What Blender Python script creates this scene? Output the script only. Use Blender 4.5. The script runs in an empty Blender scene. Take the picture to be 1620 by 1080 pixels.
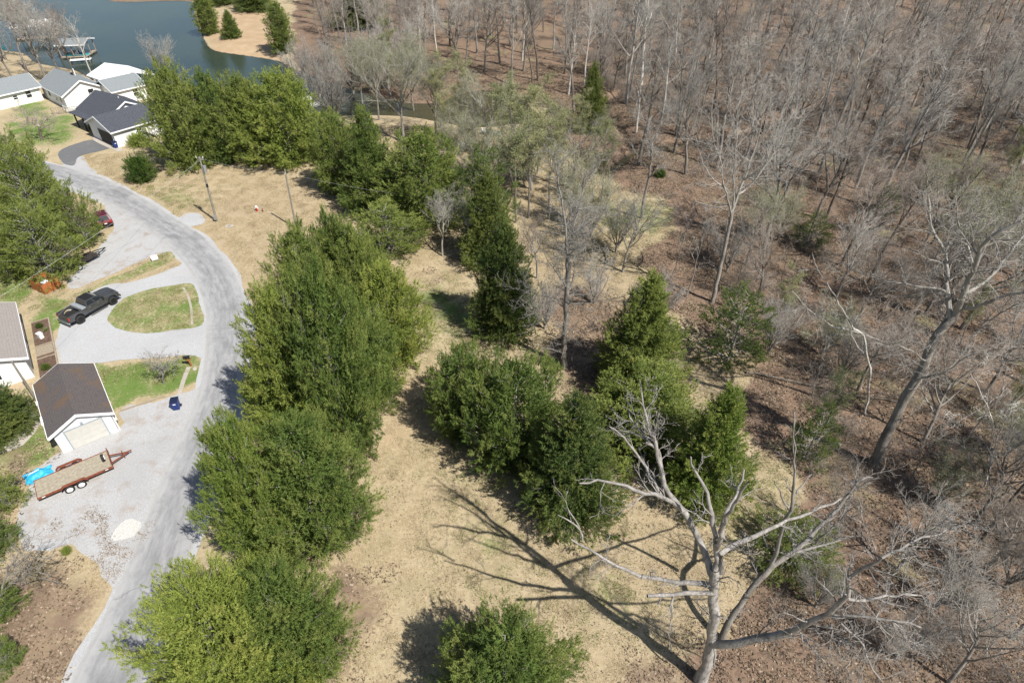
import bpy, bmesh, math, random
import numpy as np
from mathutils import Vector, Matrix

# ------------------------------------------------------------------ camera, sky, sun, exposure
SC = bpy.context.scene
COL = SC.collection
CAM_H, FPX, PITCH = 40.0, 1000.0, math.radians(38.5)
cam_data = bpy.data.cameras.new('camera')
cam_data.sensor_width = 36.0
cam_data.lens = 36.0 * FPX / 1620.0
cam_data.clip_start = 0.5
cam_data.clip_end = 5000
cam = bpy.data.objects.new('camera', cam_data)
cam.location = (0, 0, CAM_H)
cam.rotation_euler = (math.pi / 2 - PITCH, 0, 0)
COL.objects.link(cam)
SC.camera = cam

SUN_EL, SUN_AZ = math.radians(51), math.radians(132)      # azimuth clockwise from +Y: behind and to the right
world = bpy.data.worlds.new('World')
SC.world = world
world.use_nodes = True
wn = world.node_tree.nodes
sky = wn.new('ShaderNodeTexSky')
sky.sky_type = 'NISHITA'
sky.sun_disc = False
sky.sun_elevation = SUN_EL
sky.sun_rotation = SUN_AZ
wn['Background'].inputs['Strength'].default_value = 0.072
world.node_tree.links.new(sky.outputs[0], wn['Background'].inputs['Color'])
sun_data = bpy.data.lights.new('sun', 'SUN')
sun_data.energy = 4.9
sun_data.angle = math.radians(0.53)
sun_data.color = (1.0, 0.955, 0.88)
sun = bpy.data.objects.new('sun', sun_data)
sdir = Vector((math.sin(SUN_AZ) * math.cos(SUN_EL), math.cos(SUN_AZ) * math.cos(SUN_EL), math.sin(SUN_EL)))
sun.rotation_euler = sdir.to_track_quat('Z', 'Y').to_euler()
sun.location = (60, -40, 120)
COL.objects.link(sun)
SC.view_settings.view_transform = 'Standard'
SC.view_settings.look = 'None'
SC.view_settings.exposure = 0.52
SC.view_settings.gamma = 1.0
SC.view_settings.use_curve_mapping = False
SC.cycles.max_bounces = 5
SC.cycles.diffuse_bounces = 2
SC.cycles.glossy_bounces = 2
SC.cycles.transmission_bounces = 3
SC.cycles.transparent_max_bounces = 4
SC.cycles.use_denoising = True
SC.cycles.sample_clamp_indirect = 4.0

rng = np.random.default_rng(7)



random.seed(7)

# ------------------------------------------------------------------ survey: points of the place seen from the drone
CP, SP = math.cos(PITCH), math.sin(PITCH)
def ray(px, py):
    x = (px - 810.0) / FPX
    y = (540.0 - py) / FPX
    return (x, CP + y * SP, -SP + y * CP)
def flat(px, py, z=0.0):
    d = ray(px, py)
    t = (CAM_H - z) / -d[2]
    return (d[0] * t, d[1] * t)
def onY(px, py, Y):
    d = ray(px, py)
    t = Y / d[1]
    return Vector((d[0] * t, Y, CAM_H + d[2] * t))
def proj(p):
    x, y, z = p[0], p[1], p[2] - CAM_H
    dep = y * CP - z * SP
    up = y * SP + z * CP
    return (810 + FPX * x / dep, 540 - FPX * up / dep, dep)
def W(pts, z=0.0):
    return np.array([flat(a, b, z) for a, b in pts])

def sd_poly(P, poly):
    """signed distance of points P (n,2) to polygon, negative inside"""
    n = len(poly)
    d2 = np.full(len(P), 1e18)
    ins = np.zeros(len(P), bool)
    for i in range(n):
        a, b = poly[i], poly[(i + 1) % n]
        e = b - a
        w = P - a
        t = np.clip((w @ e) / max(e @ e, 1e-9), 0, 1)
        q = w - t[:, None] * e
        d2 = np.minimum(d2, (q * q).sum(1))
        c = ((a[1] <= P[:, 1]) & (b[1] > P[:, 1])) | ((b[1] <= P[:, 1]) & (a[1] > P[:, 1]))
        if abs(e[1]) > 1e-9:
            xi = a[0] + (P[:, 1] - a[1]) / e[1] * e[0]
            ins ^= c & (P[:, 0] < xi)
    d = np.sqrt(d2)
    return np.where(ins, -d, d)
def d_line(P, line):
    d2 = np.full(len(P), 1e18)
    for a, b in zip(line[:-1], line[1:]):
        e = b - a
        w = P - a
        t = np.clip((w @ e) / max(e @ e, 1e-9), 0, 1)
        q = w - t[:, None] * e
        d2 = np.minimum(d2, (q * q).sum(1))
    return np.sqrt(d2)
def sstep(x, a, b):
    t = np.clip((x - a) / (b - a), 0, 1)
    return t * t * (3 - 2 * t)
def smooth_loop(pts, closed=True, step=0.5):
    """Catmull-Rom through points, resampled"""
    P = [np.array(p, float) for p in pts]
    n = len(P)
    out = []
    rng_i = range(n) if closed else range(n - 1)
    for i in rng_i:
        if closed:
            p0, p1, p2, p3 = P[(i - 1) % n], P[i], P[(i + 1) % n], P[(i + 2) % n]
        else:
            p0, p1, p2, p3 = P[max(i - 1, 0)], P[i], P[i + 1], P[min(i + 2, n - 1)]
        k = max(2, int(np.linalg.norm(p2 - p1) / step))
        for j in range(k):
            t = j / k
            out.append(0.5 * ((2 * p1) + (-p0 + p2) * t + (2 * p0 - 5 * p1 + 4 * p2 - p3) * t * t + (-p0 + 3 * p1 - 3 * p2 + p3) * t ** 3))
    if not closed:
        out.append(P[-1])
    return np.array(out)

LAKE_Z = -0.9
LAKE = W([(-300, 20), (-60, -35), (150, -8), (180, 3), (300, 3), (306, 25), (322, 62), (338, 80), (385, 88), (440, 97), (470, 112), (520, 130),
          (590, 152), (650, 164), (700, 162), (722, 152), (760, 143), (800, 147), (835, 165), (838, 186), (800, 198), (770, 201),
          (735, 200), (690, 192), (640, 184), (560, 182), (500, 186), (430, 172), (340, 160), (250, 150), (160, 132), (120, 112), (60, 100), (0, 80), (-300, 90)], LAKE_Z)
LAKE = smooth_loop(LAKE, True, 3.0)
CREEK = smooth_loop(W([(835, 178), (880, 215), (925, 250), (955, 268), (985, 250), (1005, 235), (1040, 228), (1085, 222), (1150, 215), (1230, 190), (1330, 150), (1420, 110)]), False, 2.0)
GULLY = smooth_loop(W([(1005, 235), (980, 190), (960, 170), (975, 150), (1060, 120)]), False, 2.0)

def terrain(P):
    P = np.asarray(P, float).reshape(-1, 2)
    x, y = P[:, 0], P[:, 1]
    sd = sd_poly(P, LAKE)
    z = np.where(sd < 0, LAKE_Z - 1.6 * sstep(-sd, 0, 7), LAKE_Z * (1 - sstep(sd, 0, 6)))
    wood = sstep(x - (y - 60) * 0.02, 14, 40) * sstep(y, 10, 50)
    wood = np.maximum(wood, sstep(y, 135, 170) * sstep(x, -60, -20))
    bump = (np.sin(x * 0.21 + 1.3) * np.cos(y * 0.17 + .4) * 0.35 + np.sin(x * 0.53 + y * 0.31) * 0.16 + np.sin(x * .9 - y * .7) * .07)
    z = z + wood * bump * sstep(sd, 0, 8)
    z = z + 5.0 * sstep(x, 10, 110) * sstep(y, 95, 230) + 3.5 * sstep(y, 150, 260) * sstep(x, -60, 0)
    dc = np.minimum(d_line(P, CREEK), d_line(P, GULLY) * 1.3)
    z = z - 1.15 * np.exp(-(dc / 1.7) ** 2) * sstep(sd, -2, 3)
    return z
GX, GY = np.arange(-260.0, 261.0, 1.0), np.arange(-10.0, 341.0, 1.0)
_gx, _gy = np.meshgrid(GX, GY)
HGRID = terrain(np.column_stack([_gx.ravel(), _gy.ravel()])).reshape(_gx.shape)
def ground_z(x, y):
    """height of the ground, read from a one-metre survey grid"""
    a = min(max(x - GX[0], 0), len(GX) - 1.001)
    b = min(max(y - GY[0], 0), len(GY) - 1.001)
    i, j = int(a), int(b)
    u, v = a - i, b - j
    return float((HGRID[j, i] * (1 - u) + HGRID[j, i + 1] * u) * (1 - v) + (HGRID[j + 1, i] * (1 - u) + HGRID[j + 1, i + 1] * u) * v)
def at(px, py):
    z = 0.0
    for _ in range(5):
        x, y = flat(px, py, z)
        z = ground_z(x, y)
    return Vector((x, y, z))

# ------------------------------------------------------------------ object helpers
def tag(o, label=None, cat=None, group=None, kind=None):
    if label: o['label'] = label
    if cat: o['category'] = cat
    if group: o['group'] = group
    if kind: o['kind'] = kind
    return o
def empty(name, loc, rz=0.0, label=None, cat=None, group=None):
    o = bpy.data.objects.new(name, None)
    o.empty_display_size = 0.3
    o.location = loc
    o.rotation_euler = (0, 0, rz)
    COL.objects.link(o)
    return tag(o, label, cat, group)
def link(name, me, parent=None, mat=None):
    o = bpy.data.objects.new(name, me)
    COL.objects.link(o)
    if parent is not None:
        o.parent = parent
    if mat is not None and len(me.materials) == 0:
        me.materials.append(mat)
    return o
def copy_tree(o, parent=None):
    c = o.copy()
    COL.objects.link(c)
    c.parent = parent
    for ch in o.children:
        copy_tree(ch, c)
    return c
def np_mesh(name, V, faces, mat=None, smooth=False, attrs=None, uv=None):
    """faces: list of int arrays (n,k)"""
    me = bpy.data.meshes.new(name)
    V = np.asarray(V, np.float32)
    faces = [np.asarray(f, np.int32) for f in faces if len(f)]
    me.vertices.add(len(V))
    me.vertices.foreach_set('co', V.ravel())
    nl = sum(f.size for f in faces)
    npoly = sum(len(f) for f in faces)
    me.loops.add(nl)
    me.polygons.add(npoly)
    me.loops.foreach_set('vertex_index', np.concatenate([f.ravel() for f in faces]))
    starts = []
    o = 0
    for f in faces:
        starts.append(o + np.arange(len(f)) * f.shape[1])
        o += f.size
    me.polygons.foreach_set('loop_start', np.concatenate(starts).astype(np.int32))
    me.update(calc_edges=True)
    if smooth:
        me.polygons.foreach_set('use_smooth', np.ones(npoly, bool))
    for k, a in (attrs or {}).items():
        at_ = me.attributes.new(k, 'FLOAT', 'POINT')
        at_.data.foreach_set('value', np.asarray(a, np.float32))
    if uv is not None:
        l = me.uv_layers.new(name='UVMap')
        idx = np.concatenate([f.ravel() for f in faces])
        l.data.foreach_set('uv', np.asarray(uv, np.float32)[idx].ravel())
    if mat is not None:
        me.materials.append(mat)
    return me

class PB:
    """collects boxes, cylinders and prisms into one mesh"""
    def __init__(s):
        s.v, s.f = [], []
    def add(s, v, f, M=None):
        o = len(s.v)
        s.v += [tuple((M @ Vector(p)) if M is not None else p) for p in v]
        s.f += [tuple(i + o for i in q) for q in f]
        return s
    def box(s, x0, x1, y0, y1, z0, z1, M=None):
        v = [(x0, y0, z0), (x1, y0, z0), (x1, y1, z0), (x0, y1, z0), (x0, y0, z1), (x1, y0, z1), (x1, y1, z1), (x0, y1, z1)]
        return s.add(v, [(0, 3, 2, 1), (4, 5, 6, 7), (0, 1, 5, 4), (1, 2, 6, 5), (2, 3, 7, 6), (3, 0, 4, 7)], M)
    def cyl(s, p0, p1, r0, r1=None, n=12, M=None):
        r1 = r0 if r1 is None else r1
        p0, p1 = Vector(p0), Vector(p1)
        d = (p1 - p0).normalized()
        a = d.orthogonal().normalized()
        b = d.cross(a)
        v = []
        for p, r in ((p0, r0), (p1, r1)):
            for i in range(n):
                t = 2 * math.pi * i / n
                v.append(tuple(p + a * (r * math.cos(t)) + b * (r * math.sin(t))))
        f = [(i, (i + 1) % n, n + (i + 1) % n, n + i) for i in range(n)] + [tuple(range(n))[::-1], tuple(range(n, 2 * n))]
        return s.add(v, f, M)
    def beam(s, p0, p1, w, h, M=None):
        p0, p1 = Vector(p0), Vector(p1)
        d = (p1 - p0).normalized()
        a = d.cross(Vector((0, 0, 1)))
        a = a.normalized() if a.length > 1e-4 else Vector((1, 0, 0))
        b = a.cross(d)
        v = []
        for p in (p0, p1):
            for i, j in ((-1, -1), (1, -1), (1, 1), (-1, 1)):
                v.append(tuple(p + a * (i * w / 2) + b * (j * h / 2)))
        return s.add(v, [(0, 3, 2, 1), (4, 5, 6, 7), (0, 1, 5, 4), (1, 2, 6, 5), (2, 3, 7, 6), (3, 0, 4, 7)], M)
    def prism(s, poly, axis, a0, a1, M=None):
        """poly in the two other axes, extruded along axis"""
        n = len(poly)
        def mk(p, a):
            return {'x': (a, p[0], p[1]), 'y': (p[0], a, p[1]), 'z': (p[0], p[1], a)}[axis]
        v = [mk(p, a0) for p in poly] + [mk(p, a1) for p in poly]
        f = [(i, (i + 1) % n, n + (i + 1) % n, n + i) for i in range(n)] + [tuple(range(n))[::-1], tuple(range(n, 2 * n))]
        return s.add(v, f, M)
    def build(s, name, mat, parent=None, bevel=0.0, smooth=False, seg=2):
        me = bpy.data.meshes.new(name)
        bm = bmesh.new()
        vs = [bm.verts.new(p) for p in s.v]
        for q in s.f:
            try:
                bm.faces.new([vs[i] for i in q])
            except ValueError:
                pass
        bmesh.ops.recalc_face_normals(bm, faces=bm.faces)
        if bevel:
            bmesh.ops.bevel(bm, geom=[e for e in bm.edges if len(e.link_faces) == 2 and e.calc_face_angle(0) > .35], offset=bevel, segments=seg, affect='EDGES', profile=.6)
        if smooth:
            for f in bm.faces:
                f.smooth = True
        bm.to_mesh(me)
        bm.free()
        return link(name, me, parent, mat)

# ------------------------------------------------------------------ materials
def nodes_of(m):
    m.use_nodes = True
    return m.node_tree.nodes, m.node_tree.links, m.node_tree.nodes['Principled BSDF']
def lin(r, g, b):
    return tuple(((c / 255) / 12.92 if c / 255 <= .04045 else ((c / 255 + .055) / 1.055) ** 2.4) for c in (r, g, b))
class NT:
    """small node-tree writer"""
    def __init__(s, name):
        s.m = bpy.data.materials.new(name)
        s.n, s.l, s.b = nodes_of(s.m)
        s.co = None
    def coord(s, kind='Position'):
        if kind == 'Position':
            return s.n.new('ShaderNodeNewGeometry').outputs['Position']
        return s.n.new('ShaderNodeTexCoord').outputs[kind]
    def noise(s, scale, vec=None, detail=4, rough=.55, dist=0.0, out='Fac'):
        t = s.n.new('ShaderNodeTexNoise')
        t.inputs['Scale'].default_value = scale
        t.inputs['Detail'].default_value = detail
        t.inputs['Roughness'].default_value = rough
        t.inputs['Distortion'].default_value = dist
        s.l.new(vec if vec is not None else s.coord(), t.inputs['Vector'])
        return t.outputs[out]
    def scale(s, vec, v):
        t = s.n.new('ShaderNodeMapping')
        t.inputs['Scale'].default_value = v
        s.l.new(vec, t.inputs['Vector'])
        return t.outputs[0]
    def math(s, op, a, b=None, clamp=False):
        t = s.n.new('ShaderNodeMath')
        t.operation = op
        t.use_clamp = clamp
        for i, q in enumerate((a, b)):
            if q is None: continue
            if isinstance(q, (int, float)): t.inputs[i].default_value = q
            else: s.l.new(q, t.inputs[i])
        return t.outputs[0]
    def ramp(s, fac, stops):
        t = s.n.new('ShaderNodeValToRGB')
        e = t.color_ramp.elements
        while len(e) < len(stops): e.new(.5)
        for k, (p, c) in zip(e, stops):
            k.position = p
            k.color = (*c, 1) if len(c) == 3 else c
        s.l.new(fac, t.inputs[0])
        return t.outputs[0]
    def map(s, fac, a, b, c=0.0, d=1.0):
        t = s.n.new('ShaderNodeMapRange')
        t.inputs[1].default_value, t.inputs[2].default_value, t.inputs[3].default_value, t.inputs[4].default_value = a, b, c, d
        s.l.new(fac, t.inputs[0])
        return t.outputs[0]
    def mix(s, fac, a, b, mode='MIX'):
        t = s.n.new('ShaderNodeMix')
        t.data_type = 'RGBA'
        t.blend_type = mode
        if isinstance(fac, (int, float)): t.inputs[0].default_value = fac
        else: s.l.new(fac, t.inputs[0])
        for i, q in ((6, a), (7, b)):
            if isinstance(q, tuple): t.inputs[i].default_value = (*q, 1) if len(q) == 3 else q
            else: s.l.new(q, t.inputs[i])
        return t.outputs[2]
    def attr(s, name):
        t = s.n.new('ShaderNodeAttribute')
        t.attribute_name = name
        return t.outputs['Fac']
    def rand(s):
        return s.n.new('ShaderNodeObjectInfo').outputs['Random']
    def bump(s, h, strength=.3, dist=.05):
        t = s.n.new('ShaderNodeBump')
        t.inputs['Strength'].default_value = strength
        t.inputs['Distance'].default_value = dist
        s.l.new(h, t.inputs['Height'])
        s.l.new(t.outputs[0], s.b.inputs['Normal'])
    def done(s, color=None, rough=.85, metal=0.0, spec=.3):
        if color is not None:
            if isinstance(color, tuple): s.b.inputs['Base Color'].default_value = (*color, 1)
            else: s.l.new(color, s.b.inputs['Base Color'])
        s.b.inputs['Roughness'].default_value = rough
        s.b.inputs['Metallic'].default_value = metal
        s.b.inputs['Specular IOR Level'].default_value = spec
        return s.m

def plain(name, c, rough=.6, metal=0.0, spec=.4, var=.12, scale=6.0):
    t = NT(name)
    n = t.noise(scale, t.coord('Object'), 4)
    col = t.mix(t.map(n, .3, .7), tuple(x * (1 - var) for x in c), tuple(min(1, x * (1 + var)) for x in c))
    return t.done(col, rough, metal, spec)

def mat_ground():
    t = NT('ground_cover')
    pos = t.coord()
    big = t.noise(.045, pos, 4, .6)
    mid = t.noise(.35, pos, 5, .65)
    fine = t.noise(3.2, pos, 5, .7)
    tiny = t.noise(14, pos, 3, .7)
    straw = t.ramp(mid, [(.28, (.29, .26, .15)), (.42, (.40, .34, .215)), (.58, (.48, .40, .265)), (.75, (.35, .315, .19))])
    straw = t.mix(t.map(fine, .35, .75), straw, (.30, .235, .145))
    straw = t.mix(t.math('MULTIPLY', t.map(big, .45, .65), .55), straw, (.37, .28, .19))
    green = t.ramp(fine, [(.25, (.075, .135, .030)), (.5, (.12, .19, .045)), (.75, (.21, .23, .08))])
    litter = t.ramp(fine, [(.22, (.078, .055, .040)), (.42, (.168, .114, .080)), (.58, (.258, .178, .125)), (.8, (.335, .245, .178))])
    litter = t.mix(t.map(mid, .4, .7), litter, t.ramp(tiny, [(.3, (.10, .074, .056)), (.7, (.245, .178, .132))]))
    litter = t.mix(t.math('MULTIPLY', t.map(big, .5, .62), .5), litter, (.20, .15, .105))
    soil = t.ramp(mid, [(.3, (.35, .25, .155)), (.7, (.45, .34, .22))])
    mud = t.ramp(fine, [(.3, (.05, .04, .03)), (.7, (.12, .09, .065))])
    def fac(name, w=.9):
        a = t.math('ADD', t.attr(name), t.math('MULTIPLY', t.math('SUBTRACT', t.mix(.5, mid, fine), .5), w))
        return t.map(a, .38, .62)
    col = t.mix(fac('green', 1.6), straw, green)
    col = t.mix(fac('soil', .8), col, soil)
    col = t.mix(fac('litter', 1.0), col, litter)
    patch = t.math('MULTIPLY', fac('litter', .6), t.map(t.noise(.13, pos, 4, .6), .58, .68))
    col = t.mix(t.math('MULTIPLY', patch, .55), col, t.mix(.5, green, straw))
    col = t.mix(fac('mud', .7), col, mud)
    t.bump(t.mix(.5, fine, tiny), .7, .10)
    return t.done(col, .95, 0, .1)

def mat_road():
    t = NT('worn_asphalt')
    uv = t.n.new('ShaderNodeUVMap').outputs[0]
    pos = t.coord()
    streak = t.noise(1.0, t.scale(uv, (9, .45, 1)), 4, .65)
    mott = t.noise(.8, pos, 5, .7)
    tiny = t.noise(22, pos, 3, .7)
    sep = t.n.new('ShaderNodeSeparateXYZ')
    t.l.new(uv, sep.inputs[0])
    u = sep.outputs[0]
    wear = t.ramp(u, [(0, (.45,) * 3), (.1, (1,) * 3), (.24, (.35,) * 3), (.4, (.05,) * 3), (.52, (.3,) * 3), (.68, (.05,) * 3), (.85, (.75,) * 3), (1, (.5,) * 3)])
    base = t.mix(t.map(streak, .3, .7), (.145, .145, .152), (.33, .33, .335))
    base = t.mix(t.math('MULTIPLY', wear, .6), base, (.43, .43, .43))
    base = t.mix(t.math('MULTIPLY', t.map(mott, .5, .72), .55), base, (.17, .17, .175))
    base = t.mix(t.math('MULTIPLY', t.map(tiny, .3, .75), .25), base, (.4, .4, .4))
    vor = t.n.new('ShaderNodeTexVoronoi')
    vor.feature = 'DISTANCE_TO_EDGE'
    vor.inputs['Scale'].default_value = .2
    vm = t.n.new('ShaderNodeVectorMath')
    vm.operation = 'ADD'
    t.l.new(vm.outputs[0], vor.inputs['Vector'])
    nz = t.noise(.6, pos, 4, .6, out='Color')
    t.l.new(pos, vm.inputs[0])
    t.l.new(nz, vm.inputs[1])
    crack = t.map(vor.outputs['Distance'], .0, .012, 1, 0)
    base = t.mix(t.math('MULTIPLY', t.math('MULTIPLY', crack, t.map(t.noise(.15, pos, 3), .5, .6)), .4), base, (.07, .07, .07))
    edge = t.math('ABSOLUTE', t.math('SUBTRACT', u, .5))
    loose = t.math('MULTIPLY', t.map(t.math('ADD', edge, t.math('MULTIPLY', t.math('SUBTRACT', t.noise(1.6, pos, 4, .7), .5), .16)), .42, .49), .8)
    base = t.mix(loose, base, t.mix(t.map(tiny, .35, .65), (.30, .295, .28), (.47, .465, .45)))
    base = t.mix(t.math('MULTIPLY', t.map(t.noise(.11, pos, 2, .5), .60, .63), .3), base, (.12, .12, .125))
    t.bump(tiny, .3, .02)
    return t.done(base, .9, 0, .2)

def mat_gravel(name, a, b, stain, amt):
    t = NT(name)
    pos = t.coord()
    mid = t.noise(.5, pos, 5, .65)
    fine = t.noise(9, pos, 4, .75)
    v = t.n.new('ShaderNodeTexVoronoi')
    v.inputs['Scale'].default_value = 11
    t.l.new(pos, v.inputs['Vector'])
    col = t.mix(t.map(fine, .3, .7), a, b)
    col = t.mix(t.map(v.outputs['Distance'], .2, .6, 0, .35), col, tuple(x * .6 for x in a))
    col = t.mix(t.math('MULTIPLY', t.map(mid, .52, .7), amt), col, stain)
    col = t.mix(t.math('MULTIPLY', t.map(t.noise(.18, pos, 3), .45, .65), .35), col, tuple(x * .8 for x in a))
    t.bump(fine, .5, .03)
    return t.done(col, .95, 0, .15)

def mat_foliage(name, c0, c1, c2, transl=.25):
    """leaf colour follows the spray's own tint; bronze tips as on red cedar"""
    t = NT(name)
    tint = t.attr('tint')
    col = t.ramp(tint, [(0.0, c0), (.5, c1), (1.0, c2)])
    r = t.rand()
    col = t.mix(t.map(r, 0, 1, 0, .22), col, t.mix(t.math('GREATER_THAN', r, .5), tuple(x * .75 for x in c0), (c2[0] * 1.1, c2[1] * .92, c2[2] * .8)))
    hs = t.n.new('ShaderNodeHueSaturation')
    t.l.new(col, hs.inputs['Color'])
    t.l.new(t.map(r, 0, 1, .9, 1.1), hs.inputs['Value'])
    col = hs.outputs[0]
    m = t.done(col, .65, 0, .25)
    tr = t.n.new('ShaderNodeBsdfTranslucent')
    t.l.new(col, tr.inputs['Color'])
    mx = t.n.new('ShaderNodeMixShader')
    mx.inputs[0].default_value = transl
    t.l.new(t.b.outputs[0], mx.inputs[1])
    t.l.new(tr.outputs[0], mx.inputs[2])
    t.l.new(mx.outputs[0], t.n['Material Output'].inputs['Surface'])
    return m

def mat_bark(name, a, b, scale=4.0, var=.25):
    t = NT(name)
    co = t.coord()
    n = t.noise(scale, t.scale(co, (1, 1, .25)), 5, .7)
    n2 = t.noise(scale * .3, co, 3)
    col = t.mix(t.map(n, .3, .7), a, b)
    col = t.mix(t.math('MULTIPLY', t.map(n2, .45, .7), .5), col, tuple(x * .6 for x in a))
    hs = t.n.new('ShaderNodeHueSaturation')
    t.l.new(col, hs.inputs['Color'])
    t.l.new(t.map(t.rand(), 0, 1, 1 - var, 1 + var), hs.inputs['Value'])
    t.bump(n, .9, .07)
    return t.done(hs.outputs[0], .9, 0, .15)

def mat_water():
    t = NT('lake_water')
    pos = t.coord()
    w = t.noise(.9, t.scale(pos, (1, 1.6, 1)), 5, .65, .4)
    n = t.noise(.05, pos, 3)
    col = t.mix(t.map(n, .4, .6), (.030, .046, .040), (.040, .056, .042))
    sep = t.n.new('ShaderNodeSeparateXYZ')
    t.l.new(pos, sep.inputs[0])
    col = t.mix(t.map(sep.outputs[0], -45, -14), col, (.060, .052, .022))
    t.bump(w, .16, .12)
    t.b.inputs['IOR'].default_value = 1.33
    return t.done(col, .1, 0, .36)

def mat_shingle(name, a, b, course=6.5, stain=None):
    t = NT(name)
    co = t.coord('Object')
    n = t.noise(7, t.scale(co, (1, 1, 1)), 4, .7)
    n2 = t.noise(.5, co, 4)
    sep = t.n.new('ShaderNodeSeparateXYZ')
    t.l.new(co, sep.inputs[0])
    fr = t.math('FRACT', t.math('MULTIPLY', sep.outputs[2], course * 2.0))
    line = t.map(fr, .0, .16, 1, 0)
    col = t.mix(t.map(n, .32, .68), a, b)
    col = t.mix(t.math('MULTIPLY', line, .55), col, tuple(x * .55 for x in a))
    if stain:
        col = t.mix(t.math('MULTIPLY', t.map(n2, .5, .66), .6), col, stain)
    t.bump(fr, .4, .02)
    return t.done(col, .92, 0, .15)

def mat_siding(name, c, step=.2):
    t = NT(name)
    co = t.coord('Object')
    sep = t.n.new('ShaderNodeSeparateXYZ')
    t.l.new(co, sep.inputs[0])
    fr = t.math('FRACT', t.math('DIVIDE', sep.outputs[2], step))
    n = t.noise(2.0, co, 4)
    col = t.mix(t.map(n, .35, .7), c, tuple(x * .9 for x in c))
    col = t.mix(t.math('MULTIPLY', t.map(fr, 0, .1, 1, 0), .35), col, tuple(x * .6 for x in c))
    t.bump(fr, .3, .02)
    return t.done(col, .6, 0, .3)

M = {}
M['ground'] = mat_ground()
M['road'] = mat_road()
M['gravel'] = mat_gravel('pale_gravel', (.39, .395, .405), (.53, .535, .545), (.38, .33, .28), .3)
M['gravel_lot'] = mat_gravel('dirty_gravel', (.37, .37, .372), (.52, .52, .522), (.30, .235, .185), .8)
M['drive'] = mat_gravel('dark_asphalt', (.13, .133, .14), (.19, .195, .20), (.22, .21, .20), .4)
M['white_gravel'] = mat_gravel('white_gravel', (.50, .49, .46), (.68, .67, .64), (.5, .45, .38), .4)
M['concrete'] = mat_gravel('concrete', (.42, .38, .33), (.52, .48, .42), (.35, .30, .25), .3)
M['cedar'] = mat_foliage('cedar_foliage', (.086, .138, .032), (.166, .230, .052), (.268, .305, .085))
M['cedar_bright'] = mat_foliage('bright_cedar_foliage', (.118, .182, .036), (.220, .290, .058), (.318, .350, .090))
M['cedar_dark'] = mat_foliage('dark_cedar_foliage', (.070, .112, .030), (.125, .175, .044), (.205, .230, .062))
M['shrub'] = mat_foliage('shrub_foliage', (.04, .085, .016), (.08, .14, .022), (.15, .19, .04))
M['buds'] = mat_foliage('spring_buds', (.20, .23, .09), (.30, .325, .15), (.40, .40, .23), .35)
M['bark'] = mat_bark('grey_bark', (.15, .135, .115), (.36, .335, .30))
M['bark_dark'] = mat_bark('dark_bark', (.10, .082, .066), (.20, .17, .14))
M['bark_pale'] = mat_bark('pale_bark', (.42, .40, .36), (.66, .63, .57))
M['bark_dead'] = mat_bark('weathered_dead_wood', (.16, .147, .133), (.41, .39, .365), 5.0)
M['twig'] = mat_bark('twigs', (.24, .225, .20), (.42, .40, .365), 2.0, .3)
M['twig_warm'] = mat_bark('reddish_twigs', (.23, .195, .165), (.36, .315, .275), 2.0, .3)
M['brush'] = mat_bark('brush_stems', (.12, .105, .09), (.26, .235, .21), 2.0, .3)
M['water'] = mat_water()

# ------------------------------------------------------------------ tube and twig geometry
class Tubes:
    def __init__(s):
        s.V, s.F4, s.n = [], [], 0
        s.fine = []
    def tube(s, pts, rad, sides=6):
        P = np.asarray(pts, float)
        R = np.asarray(rad, float)
        n = len(P)
        T = np.gradient(P, axis=0)
        T /= np.linalg.norm(T, axis=1, keepdims=True) + 1e-9
        ax = T.mean(0)
        ref = np.eye(3)[np.argmin(np.abs(ax))]
        A = np.cross(T, ref)
        A /= np.linalg.norm(A, axis=1, keepdims=True) + 1e-9
        B = np.cross(T, A)
        ang = np.arange(sides) * 2 * np.pi / sides
        ring = P[:, None] + R[:, None, None] * (A[:, None] * np.cos(ang)[None, :, None] + B[:, None] * np.sin(ang)[None, :, None])
        s.V.append(ring.reshape(-1, 3))
        i = np.arange(n - 1)[:, None] * sides
        j = np.arange(sides)[None]
        k = (j + 1) % sides
        q = np.stack([i + j, i + k, i + sides + k, i + sides + j], -1).reshape(-1, 4) + s.n
        s.F4.append(q)
        s.n += n * sides
    def prisms(s, P0, P1, r):
        """straight 3-sided twigs tapering to a point, all at once"""
        P0, P1 = np.asarray(P0, float), np.asarray(P1, float)
        r = np.asarray(r, float)
        d = P1 - P0
        d /= np.linalg.norm(d, axis=1, keepdims=True) + 1e-9
        ref = np.where(np.abs(d[:, 2:3]) < .8, [[0, 0, 1.0]], [[1.0, 0, 0]])
        a = np.cross(d, ref)
        a /= np.linalg.norm(a, axis=1, keepdims=True) + 1e-9
        b = np.cross(d, a)
        vs = []
        for k in range(3):
            t = 2 * np.pi * k / 3
            vs.append(P0 + r[:, None] * (a * math.cos(t) + b * math.sin(t)))
        vs.append(P1)
        n = len(P0)
        V = np.stack(vs, 1).reshape(-1, 3)
        o = np.arange(n)[:, None] * 4 + s.n
        F = np.concatenate([o + [[0, 1, 3]], o + [[1, 2, 3]], o + [[2, 0, 3]]])
        s.V.append(V)
        s.n += 4 * n
        s.fine.append(F)
    def mesh(s, name, mat):
        V = np.concatenate(s.V)
        return np_mesh(name, V, ([np.concatenate(s.F4)] if s.F4 else []) + ([np.concatenate(s.fine)] if s.fine else []), mat, smooth=True)

def unit(v):
    return v / (np.linalg.norm(v) + 1e-9)
def rand_perp(d, g):
    a = g.normal(size=3)
    a -= d * (a @ d)
    return unit(a)

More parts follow.
